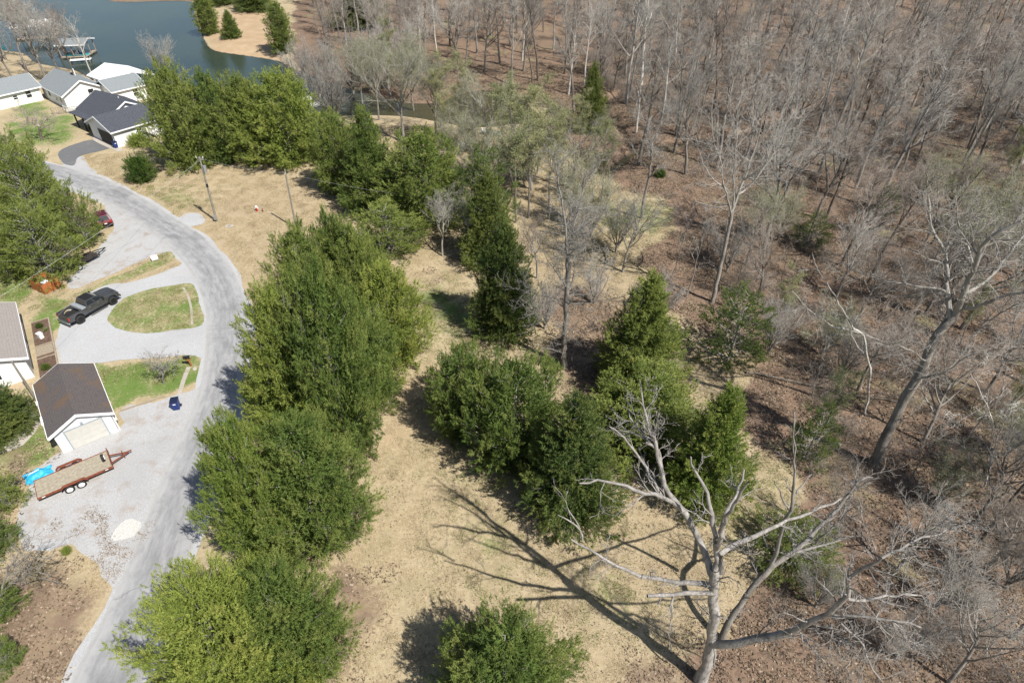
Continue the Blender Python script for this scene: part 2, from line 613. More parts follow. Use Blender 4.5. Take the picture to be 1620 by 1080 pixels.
def grow(g, out, p, d, L, r, lvl, spec):
    """recursive limb: appends (pts, radii, lvl) and child twigs; spec holds per-level settings"""
    S = spec[lvl]
    n = max(2, int(S['seg']))
    pts = [np.array(p, float)]
    dd = unit(np.array(d, float))
    step = L / n
    for i in range(n):
        dd = unit(dd + g.normal(size=3) * S['wig'] + np.array([0, 0, S['up']]))
        pts.append(pts[-1] + dd * step)
    pts = np.array(pts)
    rad = r * (1 - np.linspace(0, 1, n + 1) * S['taper'])
    out.append((pts, rad, lvl))
    if lvl + 1 >= len(spec):
        return
    k = int(round(S['kids'] * g.uniform(.8, 1.2)))
    C = spec[lvl + 1]
    for i in range(k):
        t = S['t0'] + (1 - S['t0']) * ((i + g.uniform(0, 1)) / k)
        f = t * n
        j = min(int(f), n - 1)
        q = pts[j] + (pts[j + 1] - pts[j]) * (f - j)
        tang = unit(pts[j + 1] - pts[j])
        a = math.radians(g.uniform(*C['ang']))
        nd = tang * math.cos(a) + rand_perp(tang, g) * math.sin(a)
        LL = L * g.uniform(*C['len']) * (1 - C['fall'] * t)
        rr = min(rad[j] * .8, r * C['r'] * (1.15 - .6 * t))
        grow(g, out, q, nd, LL, rr, lvl + 1, spec)

def limbs_to_meshes(out, nlev, trunk_levels, tm, cm, min_r=.009, name='bare'):
    tr, cr = Tubes(), Tubes()
    f0, f1, fr = [], [], []
    sides = [9, 6, 5, 4, 3, 3]
    for pts, rad, lvl in out:
        rad = np.maximum(rad, min_r)
        if lvl <= trunk_levels:
            tr.tube(pts, rad, sides[lvl])
        elif lvl == nlev - 1:
            for a, b in zip(pts[:-1], pts[1:]):
                f0.append(a); f1.append(b); fr.append(rad[0])
        else:
            cr.tube(pts, rad, sides[min(lvl, 5)])
    if f0:
        cr.prisms(f0, f1, fr)
    a = tr.mesh(name + '_trunk', tm)
    b = cr.mesh(name + '_crown', cm) if cr.n else None
    return a, b

def bud_mesh(g, out, lvl_min, n, size, mat, name):
    ends = np.array([q for pts, rad, lvl in out if lvl >= lvl_min for q in pts[1:]])
    idx = g.integers(0, len(ends), n)
    P = ends[idx] + g.normal(size=(n, 3)) * .12
    return leaf_mesh(g, P, g.normal(size=(n, 3)), size, size * .6, mat, name, g.uniform(0, 1, n))
def leaf_mesh(g, P, D, L, Wd, mat, name, tint):
    n = len(P)
    D = D / (np.linalg.norm(D, axis=1, keepdims=True) + 1e-9)
    R = g.normal(size=(n, 3))
    B = np.cross(D, R)
    B /= np.linalg.norm(B, axis=1, keepdims=True) + 1e-9
    L = np.broadcast_to(np.asarray(L, float), (n,))[:, None] * g.uniform(.7, 1.3, (n, 1))
    Wd = np.broadcast_to(np.asarray(Wd, float), (n,))[:, None]
    V = np.stack([P - B * Wd * .5, P + B * Wd * .5, P + D * L], 1).reshape(-1, 3)
    F = np.arange(3 * n).reshape(-1, 3)
    return np_mesh(name, V, [F], mat, attrs={'tint': np.repeat(tint, 3)})

# --- bare broadleaf prototypes
def bare_proto(seed, H, style, budding=False, bark='bark', twig='twig', fine=1.0):
    g = np.random.default_rng(seed)
    out = []
    if style == 'forest':       # tall clear stem, narrow high crown
        spec = [dict(seg=10, wig=.05, up=.05, taper=.82, kids=13, t0=.42),
                dict(seg=6, wig=.13, up=.09, taper=.85, kids=6, t0=.25, ang=(28, 58), len=(.28, .46), fall=.45, r=.42),
                dict(seg=4, wig=.16, up=.06, taper=.8, kids=6, t0=.2, ang=(25, 60), len=(.38, .6), fall=.3, r=.45),
                dict(seg=3, wig=.18, up=.05, taper=.7, kids=6.4 * fine, t0=.15, ang=(20, 60), len=(.4, .65), fall=.3, r=.45),
                dict(seg=2, wig=.15, up=.05, taper=.5, ang=(20, 60), len=(.4, .7), fall=.3, r=.5)]
        r = H * .0135
    elif style == 'spread':     # low fork, broad vase crown
        spec = [dict(seg=6, wig=.07, up=.04, taper=.6, kids=9, t0=.45),
                dict(seg=7, wig=.12, up=.10, taper=.85, kids=7, t0=.22, ang=(25, 55), len=(.75, 1.15), fall=.3, r=.62),
                dict(seg=4, wig=.15, up=.07, taper=.8, kids=7, t0=.2, ang=(25, 60), len=(.34, .55), fall=.3, r=.42),
                dict(seg=3, wig=.18, up=.05, taper=.7, kids=6.4 * fine, t0=.15, ang=(20, 60), len=(.4, .65), fall=.3, r=.45),
                dict(seg=2, wig=.15, up=.05, taper=.5, ang=(20, 60), len=(.4, .7), fall=.3, r=.5)]
        r = H * .015
    elif style == 'vase':       # many stems from near the ground
        spec = [dict(seg=3, wig=.05, up=.0, taper=.4, kids=11, t0=.35),
                dict(seg=7, wig=.07, up=.07, taper=.85, kids=9, t0=.2, ang=(12, 38), len=(3.0, 4.6), fall=.15, r=.5),
                dict(seg=4, wig=.12, up=.07, taper=.8, kids=7, t0=.15, ang=(20, 50), len=(.25, .42), fall=.3, r=.4),
                dict(seg=3, wig=.15, up=.05, taper=.7, kids=5 * fine, t0=.15, ang=(20, 50), len=(.4, .65), fall=.3, r=.45),
                dict(seg=2, wig=.15, up=.05, taper=.5, ang=(20, 50), len=(.4, .7), fall=.3, r=.5)]
        r = H * .022
    else:                       # sapling / pole
        spec = [dict(seg=9, wig=.06, up=.05, taper=.9, kids=12, t0=.3),
                dict(seg=4, wig=.14, up=.10, taper=.85, kids=6, t0=.2, ang=(30, 60), len=(.2, .34), fall=.5, r=.4),
                dict(seg=3, wig=.18, up=.05, taper=.7, kids=5 * fine, t0=.15, ang=(25, 60), len=(.4, .65), fall=.3, r=.45),
                dict(seg=2, wig=.15, up=.05, taper=.5, ang=(20, 60), len=(.4, .7), fall=.3, r=.5)]
        r = H * .0085
    L0 = {'forest': H * .93, 'spread': H * .45, 'vase': H * .2, 'sapling': H}[style]
    grow(g, out, (0, 0, -.3), (0, 0, 1), L0, r, 0, spec)
    # scale so that the top is at H
    top = max(p[:, 2].max() for p, _, _ in out)
    k = H / top
    out = [(p * k, rd, l) for p, rd, l in out]
    a, b = limbs_to_meshes(out, len(spec), 1, M[bark], M[twig], min_r=.0115 if style != 'sapling' else .010, name='bare')
    c = bud_mesh(g, out, len(spec) - 2, 9500, .115, M['buds'], 'bare_buds') if budding else None
    return dict(H=H, trunk=a, crown=b, buds=c)

def place_bare(proto, name, p, H, rz, label, cat='tree', group=None, tilt=(0, 0)):
    o = empty(name, p, rz, label, cat, group)
    o.rotation_euler = (tilt[0], tilt[1], rz)
    s = H / proto['H']
    o.scale = (s, s, s)
    link('trunk', proto['trunk'], o)
    if proto['crown'] is not None: link('crown', proto['crown'], o)
    if proto['buds'] is not None: link('foliage', proto['buds'], o)
    return o

# --- cedar prototypes
def cedar_proto(seed, H, R, shape, mat, nb=None, sparse=False, trunk_r=.16, leaf=.21, lobes=.2, dens=1.15, nl=26, wid=.043):
    g = np.random.default_rng(seed)
    def prof(t):
        if shape == 'cone':
            return np.where(t < .18, .72 + .28 * np.sin(np.clip(t / .18, 0, 1) * np.pi / 2), np.clip(1 - ((t - .18) / .82), 0, 1) ** .78)
        if shape == 'ovoid':
            return np.sin(np.clip(.22 + .78 * t, 0, 1) * np.pi) ** .62
        if shape == 'round':
            return np.sqrt(np.clip(1 - ((t - .42) / .6) ** 2, 0, 1))
        return np.clip(np.sin(np.clip(.15 + .85 * t, 0, 1) * np.pi), 0, 1) ** .5
    area = 2 * math.pi * R * H * .62
    nb = nb or int(area / .62 * ((.38 if sparse == 2 else .75) if sparse else 1))
    tt = np.linspace(.02, .985, 400)
    w = prof(tt) + .12
    t = np.interp((np.arange(nb) + g.uniform(0, 1, nb)) / nb, np.cumsum(w) / w.sum(), tt)
    th = (np.arange(nb) * 2.39996 + g.uniform(-.5, .5, nb))
    ph = g.uniform(0, 6.28, 6)
    lob = (np.sin(3 * th + ph[0] + 5 * t) + np.sin(5 * th + ph[1] - 9 * t) * .8 + np.sin(2 * th + 13 * t + ph[2]) * .8) * lobes * .42
    rr = R * prof(t) * (1 + lob + g.normal(size=nb) * .13)
    rad = np.stack([np.cos(th), np.sin(th), np.zeros(nb)], 1)
    tip = rad * rr[:, None]
    tip[:, 2] = t * H + g.normal(size=nb) * .1
    elev = np.radians(8 + 62 * t ** 1.1) + g.normal(size=nb) * .18
    ax = rad * np.cos(elev)[:, None]
    ax[:, 2] = np.sin(elev)
    Lb = np.minimum(1.5, .55 + .33 * rr) * g.uniform(.7, 1.5, nb)
    start = tip - ax * Lb[:, None] * .75
    btint = np.clip(g.normal(.45, .22, nb), 0, 1)
    # sprays on each bough
    nt = int(15 * dens)
    k = np.repeat(np.arange(nb), nt)
    u = g.uniform(0, 1, nb * nt) ** .8
    wd = (.42 * (1 - u * .62)) * np.minimum(1, Lb[k])
    off = g.normal(size=(nb * nt, 3)) * wd[:, None] * np.array([1, 1, .62])
    tp = start[k] + ax[k] * (u * Lb[k])[:, None] + off
    ta = ax[k] + g.normal(size=(nb * nt, 3)) * .45 + off * .9 + np.array([0, 0, .25])
    ta /= np.linalg.norm(ta, axis=1, keepdims=True)
    ttint = np.clip(btint[k] + g.normal(size=nb * nt) * .13 + (u - .5) * .35, 0, 1)
    k2 = np.repeat(np.arange(nb * nt), nl)
    v = g.uniform(0, 1, len(k2))
    lp = tp[k2] + ta[k2] * (v * .46)[:, None] + g.normal(size=(len(k2), 3)) * .055 * (1.2 - v)[:, None]
    ld = ta[k2] + g.normal(size=(len(k2), 3)) * .62
    P, D, T = [lp], [ld], [np.clip(ttint[k2] + g.normal(size=len(k2)) * .1, 0, 1)]
    LL, WW = [np.full(len(k2), leaf * .8)], [np.full(len(k2), wid)]
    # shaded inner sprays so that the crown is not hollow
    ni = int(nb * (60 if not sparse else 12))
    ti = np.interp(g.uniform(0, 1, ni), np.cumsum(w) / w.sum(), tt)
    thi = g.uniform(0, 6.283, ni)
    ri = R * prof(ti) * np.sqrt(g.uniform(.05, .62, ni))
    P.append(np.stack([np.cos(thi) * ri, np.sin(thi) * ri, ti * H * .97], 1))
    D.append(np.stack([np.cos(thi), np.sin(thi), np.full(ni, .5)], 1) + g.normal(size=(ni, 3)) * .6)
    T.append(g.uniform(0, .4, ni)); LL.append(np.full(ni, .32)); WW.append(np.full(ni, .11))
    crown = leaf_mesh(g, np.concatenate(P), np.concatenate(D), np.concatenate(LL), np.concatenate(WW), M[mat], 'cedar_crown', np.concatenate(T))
    tb = Tubes()
    z = np.linspace(-.3, H * .93, 10)
    wob = np.cumsum(g.normal(size=(10, 2)) * .03, 0)
    tb.tube(np.column_stack([wob, z]), trunk_r * (1.05 - np.linspace(0, 1, 10) * .95), 8)
    sel = g.choice(nb, min(nb, 90 if not sparse else nb), replace=False)
    for i in sel:
        e = start[i] + ax[i] * Lb[i] * .6
        zz = max(.15, e[2] - np.hypot(e[0], e[1]) * .7)
        c = np.array([0, 0, zz])
        m = (c + e) / 2 + g.normal(size=3) * .12 - np.array([0, 0, .1])
        tb.tube([c, m, e], [.045, .032, .012], 4)
    dead = g.choice(nb, max(4, nb // 14), replace=False)
    for i in dead:          # grey dead sprays poking out of the crown
        b = tip[i] * np.array([.9, .9, 1])
        f0 = np.repeat(b[None], 9, 0) + g.normal(size=(9, 3)) * .15
        tb.prisms(f0, f0 + (ax[i] + g.normal(size=(9, 3)) * .7) * g.uniform(.3, .75, (9, 1)), np.full(9, .012))
    trunk = tb.mesh('cedar_trunk', M['twig'])
    return dict(H=H, R=R, trunk=trunk, crown=crown, shape=shape)

PROF = {'cone': [(.02, .7), (.1, .9), (.2, 1), (.35, .83), (.55, .6), (.75, .37), (.9, .17), (1, .03)],
        'ovoid': [(.02, .72), (.15, .9), (.35, 1), (.55, .9), (.75, .68), (.9, .4), (1, .05)],
        'round': [(.02, .7), (.2, .93), (.42, 1), (.65, .92), (.85, .68), (1, .2)],
        'column': [(.02, .75), (.2, .95), (.45, 1), (.7, .85), (.9, .5), (1, .08)]}
def fit_cedar(cx, y0, w, y1, shape='ovoid'):
    """stand a crown of the given outline on the ground: returns base, height, radius"""
    p = at(cx, y1)
    X, Y, zb = p
    h, r = 8.0, 2.5
    ths = np.linspace(0, 6.283, 13)[:-1]
    T = np.array(PROF[shape])
    for _ in range(60):
        pts = np.array([(X + r * k * math.cos(a), Y + r * k * math.sin(a), zb + t * h) for t, k in T for a in ths])
        dep = pts[:, 1] * CP - (pts[:, 2] - CAM_H) * SP
        ux = 810 + FPX * pts[:, 0] / dep
        uy = 540 - FPX * (pts[:, 1] * SP + (pts[:, 2] - CAM_H) * CP) / dep
        d = dep.mean()
        X += .5 * (cx - (ux.min() + ux.max()) / 2) * d / FPX
        r *= (w / (ux.max() - ux.min())) ** .5
        Y += .4 * (uy.max() - y1) * d / FPX * d / CAM_H
        h = max(.6, h + .4 * (uy.min() - y0) * d / FPX)
        Y = min(max(Y, 3), 260)
        zb = ground_z(X, Y)
    return Vector((X, Y, zb)), h, r

def scatter(name, P, rz, sc, meshes, mats, label, cat, tilt=0.0, pick=None, tint=None):
    """one object that spreads copies of a few small clumps over measured points (geometry nodes)"""
    n = len(P)
    me = bpy.data.meshes.new(name)
    me.vertices.add(n)
    me.vertices.foreach_set('co', np.asarray(P, np.float32).ravel())
    g = np.random.default_rng(n)
    for nm, a in (('rz', rz), ('sc', sc), ('rx', g.normal(size=n) * tilt)):
        at_ = me.attributes.new(nm, 'FLOAT', 'POINT'); at_.data.foreach_set('value', np.asarray(a, np.float32))
    at_ = me.attributes.new('pick', 'INT', 'POINT'); at_.data.foreach_set('value', np.asarray(pick if pick is not None else g.integers(0, len(meshes), n), np.int32))
    ob = link(name, me)
    tag(ob, label, cat, kind='stuff')
    ng = bpy.data.node_groups.new(name + '_spread', 'GeometryNodeTree')
    ng.interface.new_socket('Geometry', in_out='INPUT', socket_type='NodeSocketGeometry')
    ng.interface.new_socket('Geometry', in_out='OUTPUT', socket_type='NodeSocketGeometry')
    N, Lk = ng.nodes, ng.links
    gi, go = N.new('NodeGroupInput'), N.new('NodeGroupOutput')
    join = N.new('GeometryNodeJoinGeometry')
    def named(nm, t='FLOAT'):
        a = N.new('GeometryNodeInputNamedAttribute'); a.data_type = t; a.inputs[0].default_value = nm
        return a.outputs[0]
    rot = N.new('ShaderNodeCombineXYZ')
    Lk.new(named('rx'), rot.inputs[0]); Lk.new(named('rz'), rot.inputs[2])
    for i, parts in enumerate(meshes):
        cmp_ = N.new('FunctionNodeCompare'); cmp_.data_type = 'INT'; cmp_.operation = 'EQUAL'
        Lk.new(named('pick', 'INT'), cmp_.inputs[2]); cmp_.inputs[3].default_value = i
        for m_ in (parts if isinstance(parts, (list, tuple)) else [parts]):
            po = bpy.data.objects.new(name + '_clump', m_)
            oi = N.new('GeometryNodeObjectInfo'); oi.transform_space = 'ORIGINAL'
            oi.inputs['Object'].default_value = po
            ip = N.new('GeometryNodeInstanceOnPoints')
            Lk.new(gi.outputs[0], ip.inputs['Points'])
            Lk.new(cmp_.outputs[0], ip.inputs['Selection'])
            Lk.new(oi.outputs['Geometry'], ip.inputs['Instance'])
            e2r = N.new('FunctionNodeEulerToRotation')
            Lk.new(rot.outputs[0], e2r.inputs[0])
            Lk.new(e2r.outputs[0], ip.inputs['Rotation'])
            Lk.new(named('sc'), ip.inputs['Scale'])
            Lk.new(ip.outputs[0], join.inputs[0])
    Lk.new(join.outputs[0], go.inputs[0])
    mod = ob.modifiers.new('spread', 'NODES'); mod.node_group = ng
    return ob

# ------------------------------------------------------------------ the ground
ZONES = {
    'litter': [[(700, -25), (1900, -25), (2600, 1200), (1150, 1250), (1075, 1110), (1085, 1040), (1160, 960), (1240, 870), (1275, 790), (1240, 740), (1180, 690), (1175, 560), (1090, 510), (1030, 470),
                (1010, 410), (1060, 370), (1070, 320), (985, 300), (940, 265), (900, 220), (860, 160), (800, 150), (700, 168), (600, 160), (520, 138), (470, 112), (462, 60), (470, -25)],
               [(-200, 880), (50, 868), (120, 885), (180, 925), (150, 1000), (105, 1090), (60, 1300), (-200, 1300)],
               [(830, 470), (900, 440), (1000, 470), (1010, 590), (960, 660), (890, 640)],
               [(690, 370), (715, 378), (740, 420), (700, 440)],
               [(10, 700), (50, 690), (60, 760), (40, 800), (20, 860), (-40, 860), (-40, 700)],
               [(520, 860), (600, 880), (640, 960), (560, 1090), (500, 1090)],
               [(1000, 1040), (1080, 1000), (1120, 1060), (1080, 1160), (960, 1160)]],
    'green': [[(-60, 425), (55, 440), (60, 470), (20, 490), (-60, 490)],
              [(60, 470), (130, 460), (95, 505), (60, 540), (40, 500)],
              [(110, 572), (300, 563), (316, 575), (310, 610), (285, 628), (200, 640), (190, 650), (165, 600)],
              [(0, 690), (70, 660), (95, 700), (70, 720), (0, 760), (-80, 760)],
              [(640, 450), (720, 440), (765, 500), (750, 570), (690, 545), (650, 520)],
              [(940, 315), (1060, 312), (1110, 350), (1040, 385), (960, 370), (930, 420), (890, 400)],
              [(0, 195), (110, 175), (150, 205), (100, 232), (0, 240)],
              [(-60, 300), (60, 290), (60, 440), (-60, 440)], [(0, 150), (80, 160), (100, 190), (0, 190)],
              [(780, 190), (870, 190), (880, 240), (800, 240)],
              [(850, 900), (1010, 880), (1060, 980), (960, 1030), (860, 980)],
              [(1180, 740), (1260, 760), (1240, 860), (1140, 900), (1120, 860)],
              [(1180, 980), (1400, 960), (1450, 1020), (1300, 1090), (1180, 1090)],
              [(700, 700), (780, 760), (830, 880), (800, 950), (720, 900)],
              [(240, 275), (330, 300), (300, 345), (220, 320)]],
    'soil': [[(322, 40), (350, 20), (430, 20), (462, 60), (450, 100), (400, 94), (335, 84)],
             [(930, 255), (1000, 245), (1090, 290), (1050, 310), (950, 305)],
             [(1080, 300), (1180, 290), (1260, 340), (1230, 400), (1130, 400), (1080, 350)],
             [(60, 470), (100, 455), (95, 510), (75, 540)],
             [(600, 590), (690, 540), (700, 700), (600, 780), (560, 700)]],
}
def zone_weight(P, name):
    """how much of a cover grows at P: patchy, with wide ragged borders in the open field"""
    w = np.zeros(len(P))
    Q = P + np.column_stack([np.sin(P[:, 1] * .45 + P[:, 0] * .13) + .6 * np.sin(P[:, 1] * 1.1 - P[:, 0] * .6), np.sin(P[:, 0] * .5 + 1) + .6 * np.sin(P[:, 0] * 1.2 + P[:, 1] * .5)]) * .7
    for i, poly in enumerate(ZONES[name]):
        soft, top = (1.6, 1.0)
        if name == 'litter': soft, top = (2.2, 1.0) if i == 0 else (2.6, .6)
        if name == 'green': soft, top = (1.2, .62) if i < 4 else (4.0, .6) if i in (4, 6, 7, 8) else (5.0, .5)
        if name == 'soil': soft, top = (2.5, .9) if i < 1 else (4.5, .5)
        w = np.maximum(w, top * (1 - sstep(sd_poly(Q, W(poly)), -soft, soft)))
    return w

def build_ground():
    ys = [-90.0, -40.0, -15.0]
    y = -4.0
    while y < 310:
        ys.append(y)
        y += .16 + max(0, y) * .0062
    ys += [330, 360, 400, 470, 600, 850, 1300, 2200]
    ys = np.array(ys)
    s = np.linspace(-1.18, 1.18, 330)
    s = np.concatenate([[-9, -4, -2.2, -1.5], s, [1.5, 2.2, 4, 9]])
    half = 38 + .74 * np.clip(ys, 0, None)
    X = s[None] * half[:, None]
    Y = np.repeat(ys[:, None], len(s), 1)
    P = np.column_stack([X.ravel(), Y.ravel()])
    Z = terrain(P)
    nr, nc = X.shape
    i = np.arange(nr - 1)[:, None] * nc
    j = np.arange(nc - 1)[None]
    F = np.stack([i + j, i + j + 1, i + nc + j + 1, i + nc + j], -1).reshape(-1, 4)
    dc = np.minimum(d_line(P, CREEK), d_line(P, GULLY) * 1.3)
    sd = sd_poly(P, LAKE)
    mud = np.maximum(np.exp(-(dc / 1.3) ** 2) * .9, 1 - sstep(sd, -.5, .7))
    attrs = {k: zone_weight(P, k) for k in ZONES}
    attrs['mud'] = mud
    far = sstep(Y.ravel(), 215, 235)
    attrs['litter'] = np.maximum(attrs['litter'], far)
    me = np_mesh('ground', np.column_stack([P, Z]), [F], M['ground'], smooth=True, attrs=attrs)
    return tag(link('ground', me), 'straw coloured field and brown leaf littered woodland ground', kind='structure')
build_ground()

NOGROW, LAWNS = [], []
def sheet(name, loop, z, mat, jit=.12, seed=1, kind='structure', label=None, step=.35):
    g = np.random.default_rng(seed)
    (LAWNS if name == 'lawn' else NOGROW).append(np.asarray(loop))
    P = smooth_loop(loop, True, step)
    n = len(P)
    nrm = np.roll(P, -1, 0) - np.roll(P, 1, 0)
    nrm = np.column_stack([nrm[:, 1], -nrm[:, 0]])
    nrm /= np.linalg.norm(nrm, axis=1, keepdims=True) + 1e-9
    w = g.normal(size=n)
    w = (w + np.roll(w, 1) + np.roll(w, -1)) / 1.7
    w2 = np.interp(np.arange(n), np.arange(0, n + 6, 6), g.normal(size=len(np.arange(0, n + 6, 6))))
    P = P + nrm * ((w * .6 + w2) * jit)[:, None]
    bm = bmesh.new()
    vs = [bm.verts.new((p[0], p[1], z)) for p in P]
    f = bm.faces.new(vs)
    if f.normal.z < 0: f.normal_flip()
    bmesh.ops.triangulate(bm, faces=[f])
    me = bpy.data.meshes.new(name)
    bm.normal_update()
    for f in bm.faces:
        if f.normal.z < 0: f.normal_flip()
    bm.to_mesh(me)
    bm.free()
    return tag(link(name, me, None, mat), label, kind=kind)

# lake and creek water
lk = smooth_loop(LAKE, True, 4.0)
bm = bmesh.new()
f = bm.faces.new([bm.verts.new((p[0], p[1], LAKE_Z + .0)) for p in W([(-420, -60), (300, -60), (480, 60), (900, 120), (900, 222), (500, 232), (100, 160), (-420, 130)], LAKE_Z)])
bm.normal_update()
if f.normal.z < 0: f.normal_flip()
me = bpy.data.meshes.new('lake'); bm.to_mesh(me); bm.free()
tag(link('lake', me, None, M['water']), 'dark teal lake water', kind='structure')
def ribbon(line, hw, z, name, mat, uvs=False):
    L = np.asarray(line)
    T = np.gradient(L, axis=0)
    T /= np.linalg.norm(T, axis=1, keepdims=True)
    N = np.column_stack([-T[:, 1], T[:, 0]])
    k = 7
    s = np.linspace(-1, 1, k)
    V = (L[:, None] + N[:, None] * (s[None, :, None] * np.broadcast_to(hw, len(L))[:, None, None]))
    n = len(L)
    zz = np.broadcast_to(np.asarray(z, float), (n,))[:, None] + .03 * (1 - s[None] ** 2) * (1 if uvs else 0)
    V = np.concatenate([V, np.broadcast_to(zz[..., None], (n, k, 1))], -1).reshape(-1, 3)
    i = np.arange(n - 1)[:, None] * k
    j = np.arange(k - 1)[None]
    F = np.stack([i + j + 1, i + j, i + k + j, i + k + j + 1], -1).reshape(-1, 4)
    d = np.concatenate([[0], np.cumsum(np.linalg.norm(np.diff(L, axis=0), axis=1))])
    uv = np.stack(np.broadcast_arrays((s[None] + 1) / 2, d[:, None]), -1).reshape(-1, 2)
    return link(name, np_mesh(name, V, [F], mat, smooth=True, uv=uv))
cw = smooth_loop(CREEK[10:24], False, 1.0)
o = ribbon(cw, .5 + .25 * np.sin(np.arange(len(cw)) * .7), -.86 + .0 * np.arange(len(cw)), 'creek', M['water'])
tag(o, 'narrow creek pool in the wood', kind='structure')

# road, lots, drives
ROAD_C = W([(-90, 222), (0, 250), (60, 266), (112, 281), (152, 296), (190, 314), (240, 344), (296, 384), (336, 430), (359, 490), (361, 550), (352, 610), (336, 660),
            (314, 720), (290, 785), (266, 850), (240, 915), (210, 985), (168, 1080), (140, 1150), (100, 1300)])
ROAD_C = smooth_loop(ROAD_C, False, .8)
g_ = np.random.default_rng(3)
hw = 2.1 + np.interp(np.arange(len(ROAD_C)), np.arange(0, len(ROAD_C) + 5, 5), g_.normal(size=len(np.arange(0, len(ROAD_C) + 5, 5))) * .09)
tag(ribbon(ROAD_C, hw, .034, 'road', M['road'], True), 'narrow worn grey asphalt lane curving past the drives', kind='structure')
tag(ribbon(ROAD_C, hw + .42 + np.interp(np.arange(len(ROAD_C)), np.arange(0, len(ROAD_C) + 3, 3), g_.normal(size=len(np.arange(0, len(ROAD_C) + 3, 3))) * .13), .012, 'road_shoulder', M['gravel']), 'pale gravel shoulder of the lane', kind='structure')
sheet('gravel_lot', W([(30, 850), (33, 806), (56, 752), (96, 712), (150, 694), (190, 674), (190, 655), (196, 646), (250, 634), (300, 618), (325, 612), (318, 660), (296, 730), (266, 800), (222, 885), (196, 930),
                       (178, 925), (166, 900), (140, 882), (112, 862), (70, 872), (42, 868)]), .018, M['gravel_lot'], .16, 2)
sheet('driveway', W([(312, 408), (276, 424), (215, 445), (165, 452), (128, 470), (97, 510), (88, 555), (97, 580), (130, 577), (180, 571), (240, 566), (300, 562), (335, 566), (350, 520), (345, 450)]), .022, M['gravel'], .08, 3)
sheet('gravel_lot', W([(150, 296), (166, 330), (178, 362), (150, 400), (108, 444), (118, 456), (150, 445), (215, 416), (262, 398), (296, 400), (290, 372), (240, 335), (190, 300)]), .020, M['gravel_lot'], .1, 4)
sheet('lawn', W([(173, 507), (178, 490), (198, 472), (240, 458), (292, 449), (307, 455), (317, 486), (322, 510), (302, 519), (242, 527), (198, 522)]), .032, M['ground'], .07, 5)
sheet('lawn', W([(125, 464), (168, 443), (215, 425), (262, 399), (274, 402), (272, 412), (215, 438), (165, 452), (128, 470)]), .029, M['ground'], .08, 6)
sheet('driveway', W([(96, 238), (148, 221), (174, 234), (128, 247), (116, 262), (98, 256)]), .024, M['drive'], .05, 8)
sheet('gravel_patch', W([(178, 856), (184, 836), (200, 822), (222, 826), (218, 842), (205, 856)]), .026, M['white_gravel'], .12, 9)
sheet('gravel_patch', W([(280, 352), (296, 338), (318, 340), (322, 352), (300, 358)]), .009, M['gravel'], .1, 10)
sheet('dirt_drive', W([(98, 252), (126, 247), (140, 262), (158, 288), (140, 300), (118, 284)]), .015, M['gravel_lot'], .15, 16)
# concrete walks
sheet('walk', W([(73, 547), (89, 543), (97, 575), (84, 588), (78, 585)]), .026, M['concrete'], .01, 13, step=3)
sheet('walk', W([(36, 705), (0, 716), (-30, 724), (-30, 694), (20, 682), (62, 647), (66, 668)]), .016, M['concrete'], .02, 14, step=2)
sheet('walk', W([(148, 222), (153, 213), (192, 233), (187, 240)]), .03, M['concrete'], .01, 15, step=2)
# give the small lawns their grass: the attribute the ground material reads
for o in list(bpy.data.objects):
    if o.name.split('.')[0] in ('lawn', 'leaf_drift') and o.type == 'MESH':
        me = o.data
        v = 0.62 if o.name.startswith('lawn') else 0.0
        for k, val in (('green', v * .82), ('litter', .85 if o.name.startswith('leaf') else 0.0), ('soil', 0.0), ('mud', 0.0)):
            a = me.attributes.new(k, 'FLOAT', 'POINT')
            a.data.foreach_set('value', np.full(len(me.vertices), val, np.float32))



# ------------------------------------------------------------------ cedars
CED = [
    cedar_proto(11, 11.0, 3.4, 'cone', 'cedar', trunk_r=.2),
    cedar_proto(12, 9.0, 3.3, 'ovoid', 'cedar', trunk_r=.18, lobes=.28),
    cedar_proto(13, 7.0, 3.6, 'round', 'cedar', trunk_r=.17, lobes=.25),
    cedar_proto(14, 9.5, 2.1, 'column', 'cedar', trunk_r=.15, lobes=.25),
    cedar_proto(15, 9.0, 3.4, 'ovoid', 'cedar_bright', trunk_r=.18, lobes=.32),
    cedar_proto(16, 10.5, 3.2, 'cone', 'cedar_bright', trunk_r=.18, lobes=.25),
    cedar_proto(17, 8.0, 2.2, 'ovoid', 'cedar_dark', sparse=2, trunk_r=.12, lobes=.45),
    cedar_proto(18, 10.0, 3.2, 'ovoid', 'cedar', sparse=True, trunk_r=.2, lobes=.45),
    cedar_proto(19, 10.0, 3.1, 'cone', 'cedar_dark', trunk_r=.18, lobes=.25),
    cedar_proto(20, 10.0, 4.0, 'ovoid', 'cedar_bright', trunk_r=.2, lobes=.34, leaf=.19, wid=.04, dens=1.35, nl=27),
    cedar_proto(22, 10.0, 3.6, 'ovoid', 'cedar', trunk_r=.2, lobes=.34, leaf=.19, wid=.04, dens=1.35, nl=27),
]
def cedar(kind, cx, y0, w, y1, label, name='cedar_tree', group=None, rz=None, hmul=1.0):
    P = CED[kind]
    b, h, r = fit_cedar(cx, y0, w, y1, P['shape'])
    h *= hmul
    o = empty(name, b, random.uniform(0, 6.28) if rz is None else rz, label, 'tree', group)
    r *= .9
    h *= .97
    o.scale = (r / P['R'], r / P['R'], h / P['H'])
    link('trunk', P['trunk'], o)
    link('crown', P['crown'], o)
    return o
G1 = 'cedars in the row beside the lane'
G2 = 'cedars behind the pole lawn'
G3 = 'cedars in the middle of the field'
G4 = 'cedars by the lake point'
